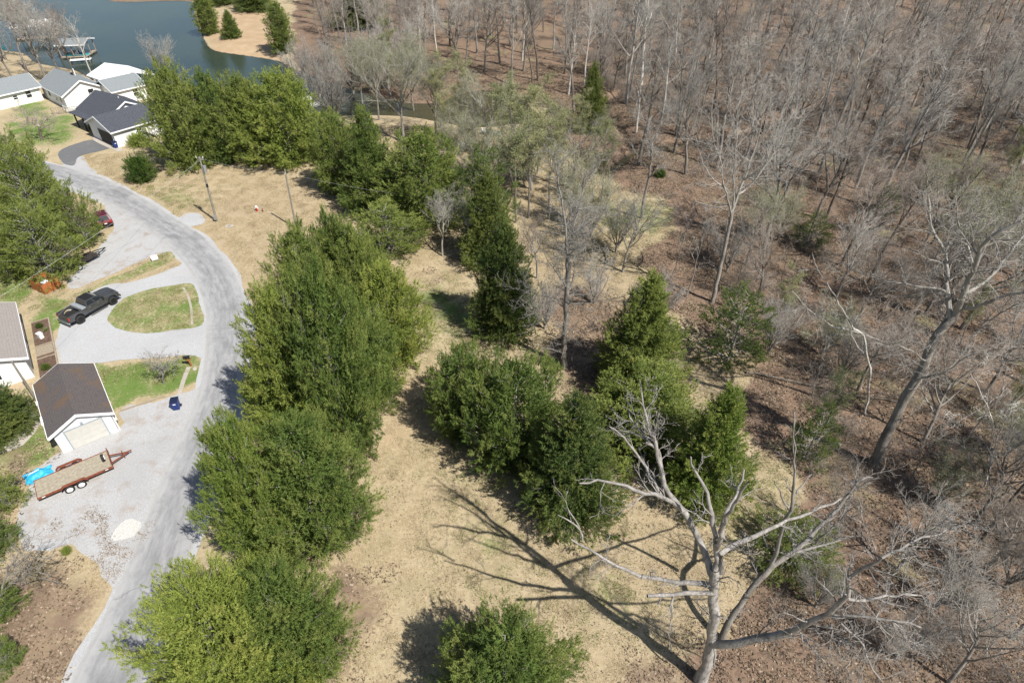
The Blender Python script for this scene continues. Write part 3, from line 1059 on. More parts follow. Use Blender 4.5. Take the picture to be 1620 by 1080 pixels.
# (prototype, crown centre x, top y, width, front skirt y)
cedar(9, 352, 890, 245, 1180, 'bright yellow-green cedar at the bottom left beside the lane, nearest the camera', group=G1)
cedar(10, 455, 885, 180, 1120, 'green cedar with grey dead twigs behind the nearest bright cedar by the lane', group=G1)
cedar(9, 395, 650, 152, 905, 'bushy cedar overhanging the lane opposite the white gravel patch', group=G1)
cedar(10, 490, 650, 172, 895, 'wide olive cedar right of the one overhanging the lane', group=G1)
cedar(4, 465, 440, 150, 720, 'tall bright cedar nearest the lane bend, left of the dense pair', group=G1)
cedar(1, 525, 405, 150, 735, 'tall dense cedar in the middle of the roadside row', group=G1)
cedar(4, 618, 410, 110, 596, 'bright green cedar on the field side of the roadside row', group=G1)
cedar(1, 488, 350, 115, 560,
      'irregular cedar crown just below the bare utility pole', group=G1)
cedar(1, 575, 470, 110, 660, 'cedar closing the hedge between the dense middle and the field side', group=G1)
cedar(4, 440, 560, 95, 700, 'low cedar closing the hedge beside the lane opposite the mailbox', group=G1)
cedar(1, 540, 330, 90, 520, 'cedar filling the hedge behind the irregular crown by the pole', group=G1)
cedar(1, 565, 345, 100, 540, 'olive cedar behind the tall dense pair, near the dry lawn', group=G1)
cedar(7, 612, 318, 100, 420, 'loose thin-crowned cedar at the back end of the roadside row', group=G1)
cedar(1, 287, 95, 112, 272, 'large cedar right of the dark roofed house', group=G2)
cedar(1, 347, 108, 92, 262, 'second cedar from the dark roofed house, dull olive', group=G2)
cedar(1, 392, 112, 80, 262, 'narrow brownish cedar between the broad cedars behind the pole lawn', group=G2)
cedar(4, 450, 106, 125, 268, 'broad bright cedar at the right end of the group behind the pole lawn', group=G2)
cedar(1, 535, 174, 80, 312, 'slim cedar at the left of the cedar trio beyond the dry lawn', group=G2)
cedar(0, 590, 162, 92, 345, 'tallest pale-topped cedar of the trio beyond the dry lawn', group=G2)
cedar(1, 668, 200, 125, 370, 'broad full cedar at the right of the trio beyond the dry lawn', group=G2)
cedar(8, 798, 340, 108, 545, 'dark shaded cedar left of the tall bare tree in mid field', group=G3)
cedar(8, 772, 262, 90, 430, 'dark cedar just behind the shaded one beside the tall bare tree', group=G3)
cedar(6, 768, 225, 90, 380, 'dark thin cedar behind the slender budding trees', group=G3)
cedar(2, 734, 548, 116, 706, 'rounded cedar at the left of the clump in mid field', group=G3)
cedar(2, 815, 560, 158, 765, 'rounded olive cedar in the middle of the field clump', group=G3)
cedar(8, 905, 622, 155, 850, 'dark green cedar standing behind the long horizontal dead limb', group=G3)
cedar(0, 1010, 425, 135, 640, 'pointed cedar right of the tall bare tree', group=G3)
cedar(1, 1020, 575, 170, 745, 'bronze-tipped cedar behind the white top of the dead tree', group=G3)
cedar(5, 1118, 605, 125, 820, 'bright cedar at the edge of the woods behind the dead tree', group=G3)
cedar(6, 1165, 452, 110, 590, 'sparse dark cedar inside the woods beside a leaning trunk')
cedar(8, 935, 98, 52, 212, 'lone dark cedar in the far woods behind the inlet')
cedar(3, 325, -15, 40, 56, 'tall cedar at the water edge on the lake point, leftmost', group=G4)
cedar(0, 366, 14, 30, 62, 'small round cedar alone on the tan bank of the lake point', group=G4)
cedar(3, 442, 0, 42, 86, 'cedar at the right of the tan bank of the lake point', group=G4)
cedar(8, 400, -60, 60, 20, 'cedar behind the tan bank at the top of the picture', group=G4)
cedar(8, 345, -70, 60, 10, 'cedar at the tip of the lake point by the top edge', group=G4)
cedar(8, 570, -50, 90, 48, 'dark evergreen mass of a tree at the top edge above the budding trees')
cedar(6, 1262, 812, 130, 935, 'low dark cedar under the leaning limb of the dead tree')
cedar(6, 1285, 335, 60, 400, 'young cedar low in the woods below the forked trunks')
cedar(6, 1405, 290, 50, 345, 'small cedar at the foot of the forked trunks in the woods')
def cedar_at(kind, px, py, h, r, label, group=None):
    P = CED[kind]
    o = empty('cedar_tree', at(px, py), random.uniform(0, 6.28), label, 'tree', group)
    o.scale = (r / P['R'], r / P['R'], h / P['H'])
    link('trunk', P['trunk'], o)
    link('crown', P['crown'], o)
    return o
G5 = 'open cedars at the left edge'
cedar_at(10, 800, 1118, 8.5, 3.2, 'round yellow-green cedar cut by the bottom edge of the picture')
cedar_at(6, 1275, 725, 6, 1.5, 'thin young cedar between trunks on the woodland slope')
cedar_at(7, 84, 436, 9.5, 3.2, 'big open-crowned cedar at the left beside the black open trailer', G5)
cedar_at(7, 62, 338, 11.5, 3.3, 'tallest open cedar at the left, overhanging the upper lane', G5)
cedar_at(7, 78, 378, 12.5, 3.4, 'tall open cedar behind the one beside the black open trailer', G5)
cedar_at(7, 139, 385, 8.0, 2.0, 'loose cedar with bare stems leaning over the parked red car', G5)
cedar_at(7, 36, 430, 9, 3.0, 'cedar at the left edge above the orange wooden enclosure', G5)
cedar_at(7, 18, 352, 12, 3.4, 'cedar at the left edge behind the others, farthest up the lane', G5)
cedar_at(8, 22, 672, 5.0, 1.9, 'dark cedar in front of the white gable wall at the left edge')
cedar_at(8, -8, 700, 5.0, 2.0, 'dark cedar mostly beyond the left edge beside the lawn')
cedar_at(7, 10, 800, 3.6, 1.3, 'green bushy cedar at the left edge beside the blue tarp')
cedar_at(7, 2, 870, 3.6, 1.2, 'green cedar at the left edge where the gravel lot ends')
cedar_at(7, -2, 975, 3.4, 1.3, 'dark bushy cedar at the left edge among fallen leaves')
cedar_at(7, 12, 1050, 2.0, .9, 'small green cedar at the bottom left among fallen leaves')

# clipped shrubs
def shrub_proto(seed, H, R, shape, mat):
    return cedar_proto(seed, H, R, shape, mat, nb=int(2 * math.pi * R * H * .62 / .16), trunk_r=.05, leaf=.14, lobes=.06, dens=.6)
SHR = [shrub_proto(31, 2.4, 1.5, 'round', 'shrub'), shrub_proto(32, 1.8, 1.5, 'round', 'cedar_bright')]
def shrub(k, cx, y0, w, y1, label, name='shrub'):
    b, h, r = fit_cedar(cx, y0, w, y1, 'round')
    r *= .85
    h *= .92
    o = empty(name, b, random.uniform(0, 6), label, 'shrub')
    o.scale = (r / SHR[k]['R'], r / SHR[k]['R'], h / SHR[k]['H'])
    link('trunk', SHR[k]['trunk'], o)
    link('crown', SHR[k]['crown'], o)
    return o
shrub(0, 221, 244, 47, 291, 'round green bush alone on the dry lawn by the lane')
shrub(1, 220, 211, 36, 234, 'low clipped oval hedge bush against the white house wall')
shrub(0, 145, 196, 10, 207, 'small green bush at the porch of the dark roofed house')
shrub(1, 105, 865, 16, 878, 'small bright green weed clump at the edge of the gravel lot')
shrub(0, 1045, 268, 16, 282, 'low green bush on the leaf litter beside the creek')


# ------------------------------------------------------------------ bare trees traced from the place
def traced(name, label, base, limbs, trunk_n=1, thick=.78, twiggy=1.0, bark='bark_dead', twig='twig', twig_spec=None, seed=5, cat='tree'):
    """limbs: list of (nodes, r0, r1, twigginess); node = (px, py, dy) with dy the distance beyond the base plane"""
    g = np.random.default_rng(seed)
    B = at(*base)
    tr, cr = Tubes(), Tubes()
    f0, f1, fr = [], [], []
    for i, (nodes, r0, r1, tw) in enumerate(limbs):
        P = np.array([onY(a, b, B.y + c) - B for a, b, c in nodes])
        if len(P) > 2:
            P = smooth_loop(P, False, max(.5, np.linalg.norm(P[-1] - P[0]) / 14))
        P[1:-1] += g.normal(size=(len(P) - 2, 3)) * .045
        r0, r1 = r0 * thick, max(.015, r1 * thick)
        R = np.linspace(r0, r1, len(P)) * g.uniform(.92, 1.08, len(P))
        if i == 0:
            P[0][2] = min(P[0][2], -.2)
            R[0] *= 1.25
        (tr if i < trunk_n else cr).tube(P, R, 9 if r0 > .15 else 6)
        # small spurs and twigs
        k = int(tw * twiggy)
        L = np.linalg.norm(np.diff(P, axis=0), axis=1).sum()
        spec = [dict(seg=4, wig=.2, up=.05, taper=.85, kids=5, t0=.2),
                dict(seg=3, wig=.22, up=.03, taper=.8, kids=4, t0=.15, ang=(25, 60), len=(.35, .6), fall=.3, r=.5),
                dict(seg=2, wig=.2, up=.0, taper=.5, ang=(20, 60), len=(.4, .7), fall=.3, r=.6)]
        for _ in range(k):
            t = g.uniform(.15, 1)
            j = min(int(t * (len(P) - 1)), len(P) - 2)
            tang = unit(P[j + 1] - P[j])
            a = math.radians(g.uniform(30, 75))
            d = tang * math.cos(a) + rand_perp(tang, g) * math.sin(a)
            out = []
            grow(g, out, P[j], d, g.uniform(.6, 2.2) * (twig_spec or 1.0), min(R[j] * .45, .05), 0, spec)
            for pts, rad, lvl in out:
                if lvl == 2:
                    for a_, b_ in zip(pts[:-1], pts[1:]):
                        f0.append(a_); f1.append(b_); fr.append(.012)
                else:
                    cr.tube(pts, np.maximum(rad, .011), 4)
    if f0:
        cr.prisms(f0, f1, fr)
    o = empty(name, B, 0, label, cat)
    link('trunk', tr.mesh('traced_trunk', M[bark]), o)
    if cr.n: link('crown', cr.mesh('traced_crown', M[twig]), o)
    return o

# the big dead tree at lower right
traced('dead_tree', 'big leafless dead tree with grey-white forked limbs at the lower right', (1108, 1075), [
    ([(1108, 1075, 0), (1122, 1040, 0), (1127, 1010, .1), (1129, 970, .2), (1130, 935, .4), (1131, 900, .6)], .46, .28, 3),
    ([(1131, 900, .6), (1134, 870, .8), (1127, 817, 1.2), (1117, 777, 1.6), (1103, 750, 1.9), (1093, 722, 2.2)], .22, .05, 3),
    ([(1134, 868, .8), (1145, 825, 0), (1160, 800, -.5), (1172, 778, -.9), (1184, 762, -1.2)], .17, .06, 2),
    ([(1143, 850, .6), (1148, 812, 1.0), (1160, 790, 1.5), (1168, 770, 1.8), (1177, 742, 2.2)], .15, .05, 2),
    ([(1130, 915, .5), (1120, 890, 1.0), (1105, 850, 1.7), (1085, 815, 2.3), (1058, 780, 3), (1045, 735, 3.5), (1040, 712, 3.8), (1022, 700, 4)], .26, .09, 3),
    ([(1085, 815, 2.3), (1066, 795, 2.4), (1020, 778, 2.5), (975, 765, 2.6), (945, 760, 2.6), (917, 764, 2.6)], .18, .05, 4),
    ([(1052, 790, 2.8), (1034, 760, 3.2), (1022, 740, 3.5), (1005, 715, 3.8), (985, 690, 4), (965, 675, 4.2)], .12, .04, 3),
    ([(1045, 735, 3.5), (1035, 700, 3.9), (1025, 665, 4.2), (1018, 640, 4.4), (1012, 600, 4.6)], .15, .03, 6),
    ([(1040, 700, 3.9), (1020, 690, 4.3), (1003, 668, 4.6), (995, 650, 4.8)], .1, .03, 4),
    ([(1130, 930, .4), (1100, 922, .6), (1075, 921, .7), (1035, 915, .9), (990, 902, 1), (960, 886, 1.1), (933, 870, 1.2), (903, 852, 1.2)], .2, .05, 3),
    ([(921, 854, 1.2), (918, 838, 1.2), (905, 825, 1.1), (882, 814, 1)], .08, .025, 1),
    ([(917, 835, 1.2), (903, 812, 1.3), (898, 802, 1.4)], .05, .02, 0),
    ([(1130, 938, .3), (1100, 938, .0), (1065, 940, -.3), (1024, 942, -.6)], .17, .12, 2),
    ([(1140, 905, .6), (1142, 873, .6), (1165, 858, 1.2), (1197, 847, 2), (1230, 830, 3), (1263, 818, 3.8), (1297, 806, 4.6), (1330, 788, 5.4)], .2, .06, 5),
    ([(1126, 1018, .0), (1165, 1015, -.6), (1220, 1005, -1.2), (1253, 996, -1.6), (1280, 983, -2), (1310, 970, -2.3), (1340, 942, -2.6), (1341, 917, -2.6), (1373, 897, -2.8), (1395, 882, -3)], .3, .06, 14),
    ([(1312, 972, -2.3), (1363, 975, -2.8), (1410, 980, -3.2), (1457, 992, -3.6)], .12, .05, 9),
    ([(1340, 945, -2.6), (1367, 950, -2), (1413, 943, -1.4), (1477, 938, -.8)], .11, .04, 9),
    ([(1395, 882, -3), (1420, 868, -2.8), (1460, 850, -2.5), (1500, 838, -2.2), (1535, 822, -2)], .08, .03, 14),
    ([(1127, 1012, 0), (1133, 1035, -.5), (1131, 1055, -.7)], .1, .05, 0),
    ([(1330, 985, -2.3), (1366, 1022, -3), (1380, 1056, -3.4), (1397, 1080, -3.6)], .07, .03, 8),
    ([(1314, 985, -2.3), (1320, 1020, -2.6), (1337, 1045, -2.8)], .06, .03, 6),
    ([(1265, 1005, -1.6), (1290, 1030, -2.2), (1314, 1056, -2.5)], .07, .03, 3),
], trunk_n=1, bark='bark_dead', twig='bark_dead', seed=51, thick=.80, twiggy=1.9)
traced('leaning_tree', 'brown leaning stem with broken tips forking behind the big dead tree', (1143, 1010), [
    ([(1143, 1010, 0), (1150, 990, .1), (1170, 955, .5), (1193, 927, .9), (1222, 895, 1.4), (1253, 874, 2)], .28, .2, 2),
    ([(1253, 874, 2), (1280, 850, 2.4), (1307, 822, 2.9), (1334, 792, 3.3), (1357, 760, 3.6), (1380, 755, 3.7)], .19, .06, 6),
    ([(1220, 890, 1.4), (1232, 852, 1.2), (1243, 822, 1.0), (1253, 795, .9), (1259, 762, .8), (1258, 728, .7), (1254, 690, .6), (1256, 650, .5)], .17, .04, 2),
    ([(1248, 805, 1.0), (1236, 785, .6), (1225, 762, .3)], .08, .03, 0),
    ([(1260, 780, .8), (1272, 765, 1.1), (1284, 750, 1.4)], .07, .03, 0),
    ([(1253, 874, 2), (1285, 867, 2.2), (1320, 857, 2.5), (1350, 848, 2.8)], .12, .04, 7),
    ([(1290, 860, 2.2), (1330, 820, 1.4), (1358, 797, 1.0)], .09, .03, 6),
], bark='bark', twig='bark_dead', seed=52, thick=.78, twiggy=2.2)
# the great leaning tree at right
traced('leaning_tree', 'tall thick grey tree leaning right across the woods at the right side', (1382, 735), [
    ([(1382, 735, 0), (1397, 700, 0), (1413, 667, .1), (1433, 627, .2), (1450, 600, .3), (1470, 563, .5), (1487, 527, .6), (1510, 500, .8)], .5, .34, 5),
    ([(1510, 500, .8), (1523, 467, .4), (1540, 423, 0), (1553, 393, -.3), (1580, 367, -.6), (1615, 350, -.9)], .3, .1, 12),
    ([(1503, 503, .8), (1500, 470, 1.6), (1497, 447, 2.2), (1497, 403, 3), (1480, 372, 3.6), (1470, 340, 4.2), (1468, 310, 4.6)], .22, .06, 16),
    ([(1523, 465, .5), (1557, 447, 1), (1580, 423, 1.4), (1613, 377, 2), (1650, 340, 2.6)], .18, .05, 12),
    ([(1517, 493, .7), (1553, 483, -.6), (1580, 470, -1.2), (1620, 463, -2), (1670, 450, -3)], .17, .05, 10),
    ([(1497, 463, 1.8), (1480, 457, 2), (1417, 448, 3), (1370, 435, 3.6), (1345, 420, 4)], .1, .03, 16),
    ([(1553, 515, 0), (1593, 490, -.8), (1640, 470, -1.6)], .1, .04, 10),
    ([(1465, 572, .5), (1440, 555, -.6), (1400, 540, -1.4), (1370, 530, -2)], .09, .03, 12),
    ([(1450, 600, .3), (1490, 590, -1), (1540, 560, -2), (1600, 565, -3)], .1, .03, 12),
    ([(1540, 423, 0), (1530, 390, .8), (1515, 350, 1.5), (1512, 310, 2)], .1, .03, 14),
], bark='bark', twig='twig', seed=53, twig_spec=1.4, twiggy=2.2)
traced('pale_tree', 'slim crooked tree with white upper limbs left of the great leaning tree', (1368, 655), [
    ([(1368, 655, 0), (1374, 620, 0), (1377, 593, .1), (1372, 560, .2), (1365, 530, .3), (1352, 520, .4), (1347, 513, .4)], .13, .1, 1),
    ([(1347, 513, .4), (1327, 480, .9), (1313, 453, 1.3), (1293, 427, 1.6), (1285, 400, 1.8)], .09, .02, 6),
    ([(1360, 527, .4), (1347, 523, -.2), (1313, 513, -.8), (1293, 500, -1.2), (1277, 487, -1.5), (1253, 460, -1.8)], .08, .02, 10),
    ([(1370, 560, .2), (1363, 558, .6), (1350, 537, 1), (1340, 507, 1.4), (1318, 470, 1.8)], .06, .02, 5),
    ([(1277, 487, -1.5), (1262, 508, -1.9)], .04, .015, 3),
], bark='bark_pale', twig='bark_pale', seed=54)
traced('pale_tree', 'thin white-barked forked tree at the right edge below the leaning trunk', (1555, 770), [
    ([(1555, 770, 0), (1562, 745, 0), (1573, 715, .1), (1577, 690, .2)], .1, .08, 1),
    ([(1577, 690, .2), (1593, 660, 0), (1608, 635, -.2), (1625, 615, -.4)], .07, .03, 5),
    ([(1572, 700, .2), (1567, 657, .6), (1553, 625, .9), (1545, 605, 1.1), (1535, 590, 1.3)], .06, .02, 7),
    ([(1558, 640, .8), (1540, 655, 1.2), (1520, 658, 1.6)], .03, .015, 3),
], bark='bark_pale', twig='bark_pale', seed=55)
traced('bare_tree', 'tall straight bare tree standing alone in the middle beside the cedars', (893, 580), [
    ([(893, 580, 0), (892, 545, 0), (895, 503, 0), (896, 470, 0), (898, 440, .1), (900, 415, .1)], .36, .26, 10),
    ([(900, 415, .1), (903, 385, .4), (908, 360, .7), (915, 330, 1), (922, 300, 1.3), (930, 265, 1.6)], .17, .03, 20),
    ([(898, 430, .1), (896, 390, -.2), (894, 360, -.4), (890, 330, -.6), (884, 295, -.8), (880, 260, -1), (876, 225, -1)], .19, .03, 24),
    ([(898, 470, .1), (907, 440, .8), (910, 410, 1.2), (918, 380, 1.6), (935, 350, 2)], .1, .02, 14),
    ([(897, 455, .1), (880, 430, -.8), (862, 405, -1.4), (850, 380, -1.8)], .09, .02, 16),
    ([(896, 490, .1), (870, 470, .4), (842, 465, .8), (815, 455, 1)], .07, .02, 14),
    ([(897, 480, .1), (925, 480, -.4), (955, 475, -1), (985, 470, -1.5)], .07, .02, 12),
    ([(895, 515, 0), (870, 505, -.8), (845, 490, -1.5)], .06, .02, 10),
    ([(895, 520, 0), (930, 525, -.6), (965, 512, -1.2)], .06, .02, 9),
    ([(897, 400, 0), (915, 390, -1), (935, 385, -1.6)], .06, .02, 10),
], bark='bark', twig='twig', seed=56, twig_spec=1.35, twiggy=2.0)
traced('bare_tree', 'bare tree with a full rounded grey crown at the edge of the woods', (1127, 478), [
    ([(1127, 478, 0), (1133, 450, 0), (1140, 420, 0), (1147, 390, .1), (1153, 362, .2), (1158, 335, .3)], .3, .22, 2),
    ([(1158, 335, .3), (1166, 312, .6), (1176, 285, 1), (1187, 255, 1.4), (1200, 215, 1.8), (1210, 170, 2)], .17, .03, 22),
    ([(1157, 340, .3), (1152, 315, -.4), (1145, 290, -1), (1140, 250, -1.4), (1138, 205, -1.6)], .14, .03, 22),
    ([(1160, 325, .4), (1160, 290, .2), (1163, 250, 0), (1166, 205, -.2), (1170, 150, -.4)], .14, .03, 22),
    ([(1168, 308, .6), (1190, 290, 1.4), (1213, 260, 2), (1235, 225, 2.6), (1245, 190, 3)], .12, .03, 20),
    ([(1150, 300, -.6), (1125, 280, -1.4), (1110, 250, -2), (1100, 215, -2.4)], .1, .03, 18),
    ([(1176, 285, 1), (1200, 270, .2), (1225, 265, -.4), (1245, 250, -.8)], .08, .02, 16),
    ([(1140, 255, -1.4), (1128, 220, -1.8), (1125, 170, -2)], .08, .02, 16),
], bark='bark', twig='twig', seed=57, twig_spec=1.7)
traced('bare_tree', 'small ornamental bare tree on the green lawn by the mailbox', (259, 607), [
    ([(259, 607, 0), (258, 598, 0), (257, 590, 0)], .11, .09, 0),
    ([(257, 590, 0), (248, 580, -.2), (240, 572, -.4), (233, 565, -.5)], .06, .015, 14),
    ([(257, 590, 0), (266, 580, .3), (275, 572, .5), (283, 566, .7)], .06, .015, 14),
    ([(257, 590, 0), (256, 576, .5), (254, 565, .9), (252, 558, 1.1)], .06, .015, 14),
    ([(257, 590, 0), (262, 575, -.6), (266, 564, -1)], .05, .015, 12),
    ([(256, 588, 0), (246, 575, .8), (240, 566, 1.2)], .05, .015, 12),
], bark='bark', twig='twig', seed=58, twig_spec=.55)
traced('bare_tree', 'dark crooked bare tree on the lawn beside the dark roofed house', (66, 222), [
    ([(66, 222, 0), (64, 210, 0), (62, 200, 0)], .3, .22, 0),
    ([(62, 200, 0), (52, 195, -.5), (38, 190, -1), (22, 186, -1.5)], .16, .04, 20),
    ([(62, 202, 0), (70, 190, .6), (82, 182, 1.2), (98, 180, 2)], .15, .04, 20),
    ([(62, 200, 0), (58, 186, 1), (50, 176, 2)], .14, .04, 20),
    ([(64, 205, 0), (76, 198, -1), (90, 192, -2)], .12, .04, 16),
    ([(55, 196, -.5), (40, 180, .5), (30, 172, 1)], .1, .03, 18),
], bark='bark_dark', twig='twig_warm', seed=59, twig_spec=1.1)
traced('bare_bush', 'leafless grey bush reaching over the leaves at the lower left edge', (-6, 960), [
    ([(-6, 960, 0), (2, 935, 0), (8, 915, .1), (14, 895, .2)], .12, .07, 3),
    ([(8, 915, .1), (25, 890, .4), (45, 880, .7), (70, 885, .9)], .06, .015, 16),
    ([(2, 935, 0), (30, 915, -.4), (60, 905, -.7), (80, 915, -.9)], .06, .015, 14),
    ([(14, 895, .2), (28, 875, .6), (50, 860, 1)], .05, .015, 12),
], bark='bark', twig='bark', seed=60, twig_spec=.8, cat='bush')


# ------------------------------------------------------------------ woods
BP = {
    'f1': bare_proto(101, 22, 'forest'), 'f2': bare_proto(102, 20, 'forest', bark='bark_dark', twig='twig_warm'), 'f3': bare_proto(103, 23, 'forest'),
    's1': bare_proto(104, 18, 'spread'), 's2': bare_proto(105, 17, 'spread', twig='twig_warm'),
    'w1': bare_proto(106, 22, 'forest', bark='bark_pale', twig='twig'),
    'p1': bare_proto(107, 12, 'sapling'), 'p2': bare_proto(108, 10, 'sapling', bark='bark_dark', twig='twig_warm'),
    'v1': bare_proto(109, 13, 'vase'),
    'b1': bare_proto(110, 14, 'sapling', True), 'b2': bare_proto(111, 16, 'spread', True), 'b3': bare_proto(112, 10, 'vase', True),
}
def bare(kind, px, py, H, label, name='bare_tree', group=None, tilt=(0, 0)):
    return place_bare(BP[kind], name, at(px, py), H, random.uniform(0, 6.28), label, 'tree', group, tilt)

# named ones, each told apart by where it stands
bare('v1', 530, 205, 15, 'vase-shaped grey bare tree rising behind the broad bright cedar')
bare('v1', 505, 168, 14, 'bushy bare tree by the water left of the vase-shaped one')
bare('v1', 560, 150, 14, 'bare many-stemmed tree on the far side of the inlet')
bare('b2', 640, 225, 17, 'pale green budding tree above the broad full cedar')
bare('b2', 600, 190, 15, 'pale green budding tree behind the tallest cedar of the trio')
bare('b2', 690, 215, 14, 'budding tree left of the small beached boat')
bare('b3', 712, 262, 9, 'bushy yellow-green budding shrub tree left of the slender twin trees')
bare('b1', 816, 352, 19, 'left of the two slender twin trees with budding tops in the centre')
bare('b1', 836, 345, 18, 'right of the two slender twin trees with budding tops in the centre')
bare('b1', 868, 330, 15, 'budding slender tree right of the twin trees')
bare('b3', 905, 355, 11, 'many-stemmed budding tree behind the tall bare tree')
bare('b3', 935, 375, 9, 'low spreading budding tree right of the tall bare tree')
bare('b1', 882, 300, 13, 'yellow-green budding tree near the end of the inlet')
bare('b3', 790, 300, 9, 'budding thicket tree below the small beached boat')
bare('b1', 915, 255, 12, 'budding tree beside the creek mouth')
for k_, x_, y_, h_, l_ in (('b1', 735, 226, 15, 'slender budding tree screening the inlet left of the small beached boat'), ('b2', 770, 240, 13, 'wide pale budding tree screening the inlet below the small beached boat'), ('b1', 700, 235, 15, 'tall budding tree between the trio of cedars and the inlet'), ('b2', 575, 172, 14, 'budding tree at the water edge above the slim cedar of the trio'), ('b2', 655, 180, 15, 'pale budding tree on the inlet shore above the broad full cedar of the trio'),
                           ('b1', 620, 160, 15, 'thin budding tree by the inlet left of the pale budding tree'), ('b3', 740, 238, 9, 'yellow-green thicket tree just left of the small beached boat'),
                           ('b3', 760, 285, 10, 'budding thicket tree above the dark thin cedar'), ('b1', 850, 275, 15, 'budding tree above the right twin tree'), ('b3', 840, 300, 11, 'dense budding thicket between the twin trees and the creek'),
                           ('b1', 795, 258, 14, 'budding tree right below the small beached boat'), ('b2', 905, 300, 13, 'wide budding tree between the inlet and the red slope'), ('b3', 720, 320, 8, 'low budding thicket right of the broad full cedar'),
                           ('b1', 950, 330, 13, 'budding tree at the left edge of the grass clearing'), ('b3', 975, 400, 8, 'low budding bush tree on the grass clearing'), ('v1', 615, 140, 14, 'grey many-stemmed tree across the inlet above the trio'),
                           ('b2', 1180, 420, 11, 'budding tree beside the rounded grey crown'), ('b3', 1230, 380, 8, 'budding bush tree on the slope right of the rounded grey crown'), ('b3', 1500, 330, 9, 'budding bush tree low at the upper right'),
                           ('b2', 1600, 470, 12, 'budding tree at the right edge beyond the leaning tree')):
    bare(k_, x_, y_, h_, l_)
for k_, x_, y_, h_, l_ in (('v1', 862, 520, 7, 'grey leafless thicket shrub left of the foot of the tall bare tree'), ('v1', 940, 480, 7, 'grey leafless thicket shrub right of the tall bare tree'),
                           ('s2', 850, 440, 9, 'spreading grey tree behind the dark shaded cedar'), ('s1', 985, 430, 11, 'bare tree between the tall bare tree and the rounded grey crown'),
                           ('f1', 1015, 345, 17, 'straight bare tree at the back of the grass clearing'),
                           ('s1', 1208, 395, 18, 'broad bare tree casting long fan shadows over the red leaf clearing'), ('v1', 1150, 430, 8, 'leafless thicket shrub beside the sparse dark cedar'), ('p2', 958, 345, 12, 'dark slim tree left of the grass clearing'),
                           ('s1', 925, 415, 9, 'low spreading bare tree just behind the tall bare tree'), ('v1', 750, 400, 8, 'grey many-stemmed shrub in the grass gap behind the mid-field cedars'),
                           ('v1', 1045, 500, 6, 'leafless shrub right of the pointed mid-field cedar'), ('s2', 1200, 470, 10, 'bare tree right of the sparse dark cedar'), ('v1', 1215, 560, 7, 'thicket shrub on the slope left of the crooked pale tree'),
                           ('v1', 480, 150, 12, 'bushy grey tree at the bend of the water'), ('v1', 590, 130, 12, 'grey many-stemmed tree across the water above the slim cedar'), ('s1', 655, 140, 14, 'broad bare tree on the far inlet bank'), ('s2', 520, 112, 15, 'broad bare tree right of the lake point'),
                           ('s1', 25, 135, 15, 'bare tree behind the long grey roofed house'), ('s2', 118, 118, 14, 'wide bare tree hiding the weathered boathouse'), ('s1', 60, 92, 15, 'bare tree on the shore in front of the far white roof'), ('s2', -10, 120, 16, 'bare tree at the left edge beside the pale blue house')):
    bare(k_, x_, y_, h_, l_)
bare('s1', 700, 405, 9, 'short bare tree shading the dry grass gap between cedars')
bare('v1', 262, 128, 11, 'reddish bare tree behind the white roofed boathouse')
bare('s1', 75, 130, 17, 'large bare tree at the shore behind the grey roofed houses')
bare('s2', 42, 112, 17, 'wide bare tree at the left shore in front of the far boathouse')
bare('s1', 98, 128, 15, 'bare tree leaning over the boathouse with the blue-green boat')
bare('w1', 152, 132, 14, 'pale-barked bare tree between the house and the white roofed boathouse')
bare('s2', 130, 95, 13, 'bare tree at the shore right of the weathered boathouse')
bare('s1', 45, 75, 15, 'bare tree at the far shore beside the far boathouse')
bare('s2', 95, 92, 14, 'wide bare tree over the white dock')
bare('s2', 10, 95, 16, 'bare tree at the far left shore')
bare('f1', 1010, 262, 20, 'straight grey tree beside the creek pool on red leaves')
bare('b2', 1520, 520, 15, 'budding tree at the right edge behind the great leaning tree')
bare('b2', 1455, 400, 12, 'pale budding tree in the woods above the great leaning tree')
bare('b3', 1570, 380, 10, 'budding bushy tree near the right edge of the woods')
bare('f3', 1385, 330, 24, 'big forked dark tree fanning out at the upper right', tilt=(0, .06))
bare('f1', 1240, 205, 24, 'tall forked grey tree standing at the back of the red leaf slope')
bare('f3', 1520, 265, 23, 'tall tree leaning right near the upper right edge', tilt=(0, .1))
bare('w1', 990, 165, 23, 'white-limbed sycamore-like tree in the far woods above the lone cedar')
bare('w1', 1015, 130, 24, 'white-barked tree right of the lone far cedar')
bare('w1', 665, 95, 20, 'pale trunked tree over the far bank of the inlet')
bare('s1', 1290, 345, 15, 'spreading bare tree on the leaf slope behind the young cedars')
bare('s2', 1330, 420, 14, 'bare tree with dark stem in the thicket above the crooked pale tree')
bare('p1', 1060, 445, 10, 'thin sapling pole right of the pointed mid-field cedar')
bare('p1', 1085, 470, 11, 'second thin sapling pole beside the pointed mid-field cedar')
bare('f2', 1460, 590, 15, 'slim dark tree behind the trunk of the great leaning tree')
bare('s2', 1560, 900, 9, 'grey tangled bare tree in the thicket at the right edge')
bare('s1', 1500, 1080, 9, 'grey bare tree spreading at the bottom right corner')
bare('s2', 1600, 1010, 9, 'tangled bare tree at the right edge near the bottom corner')
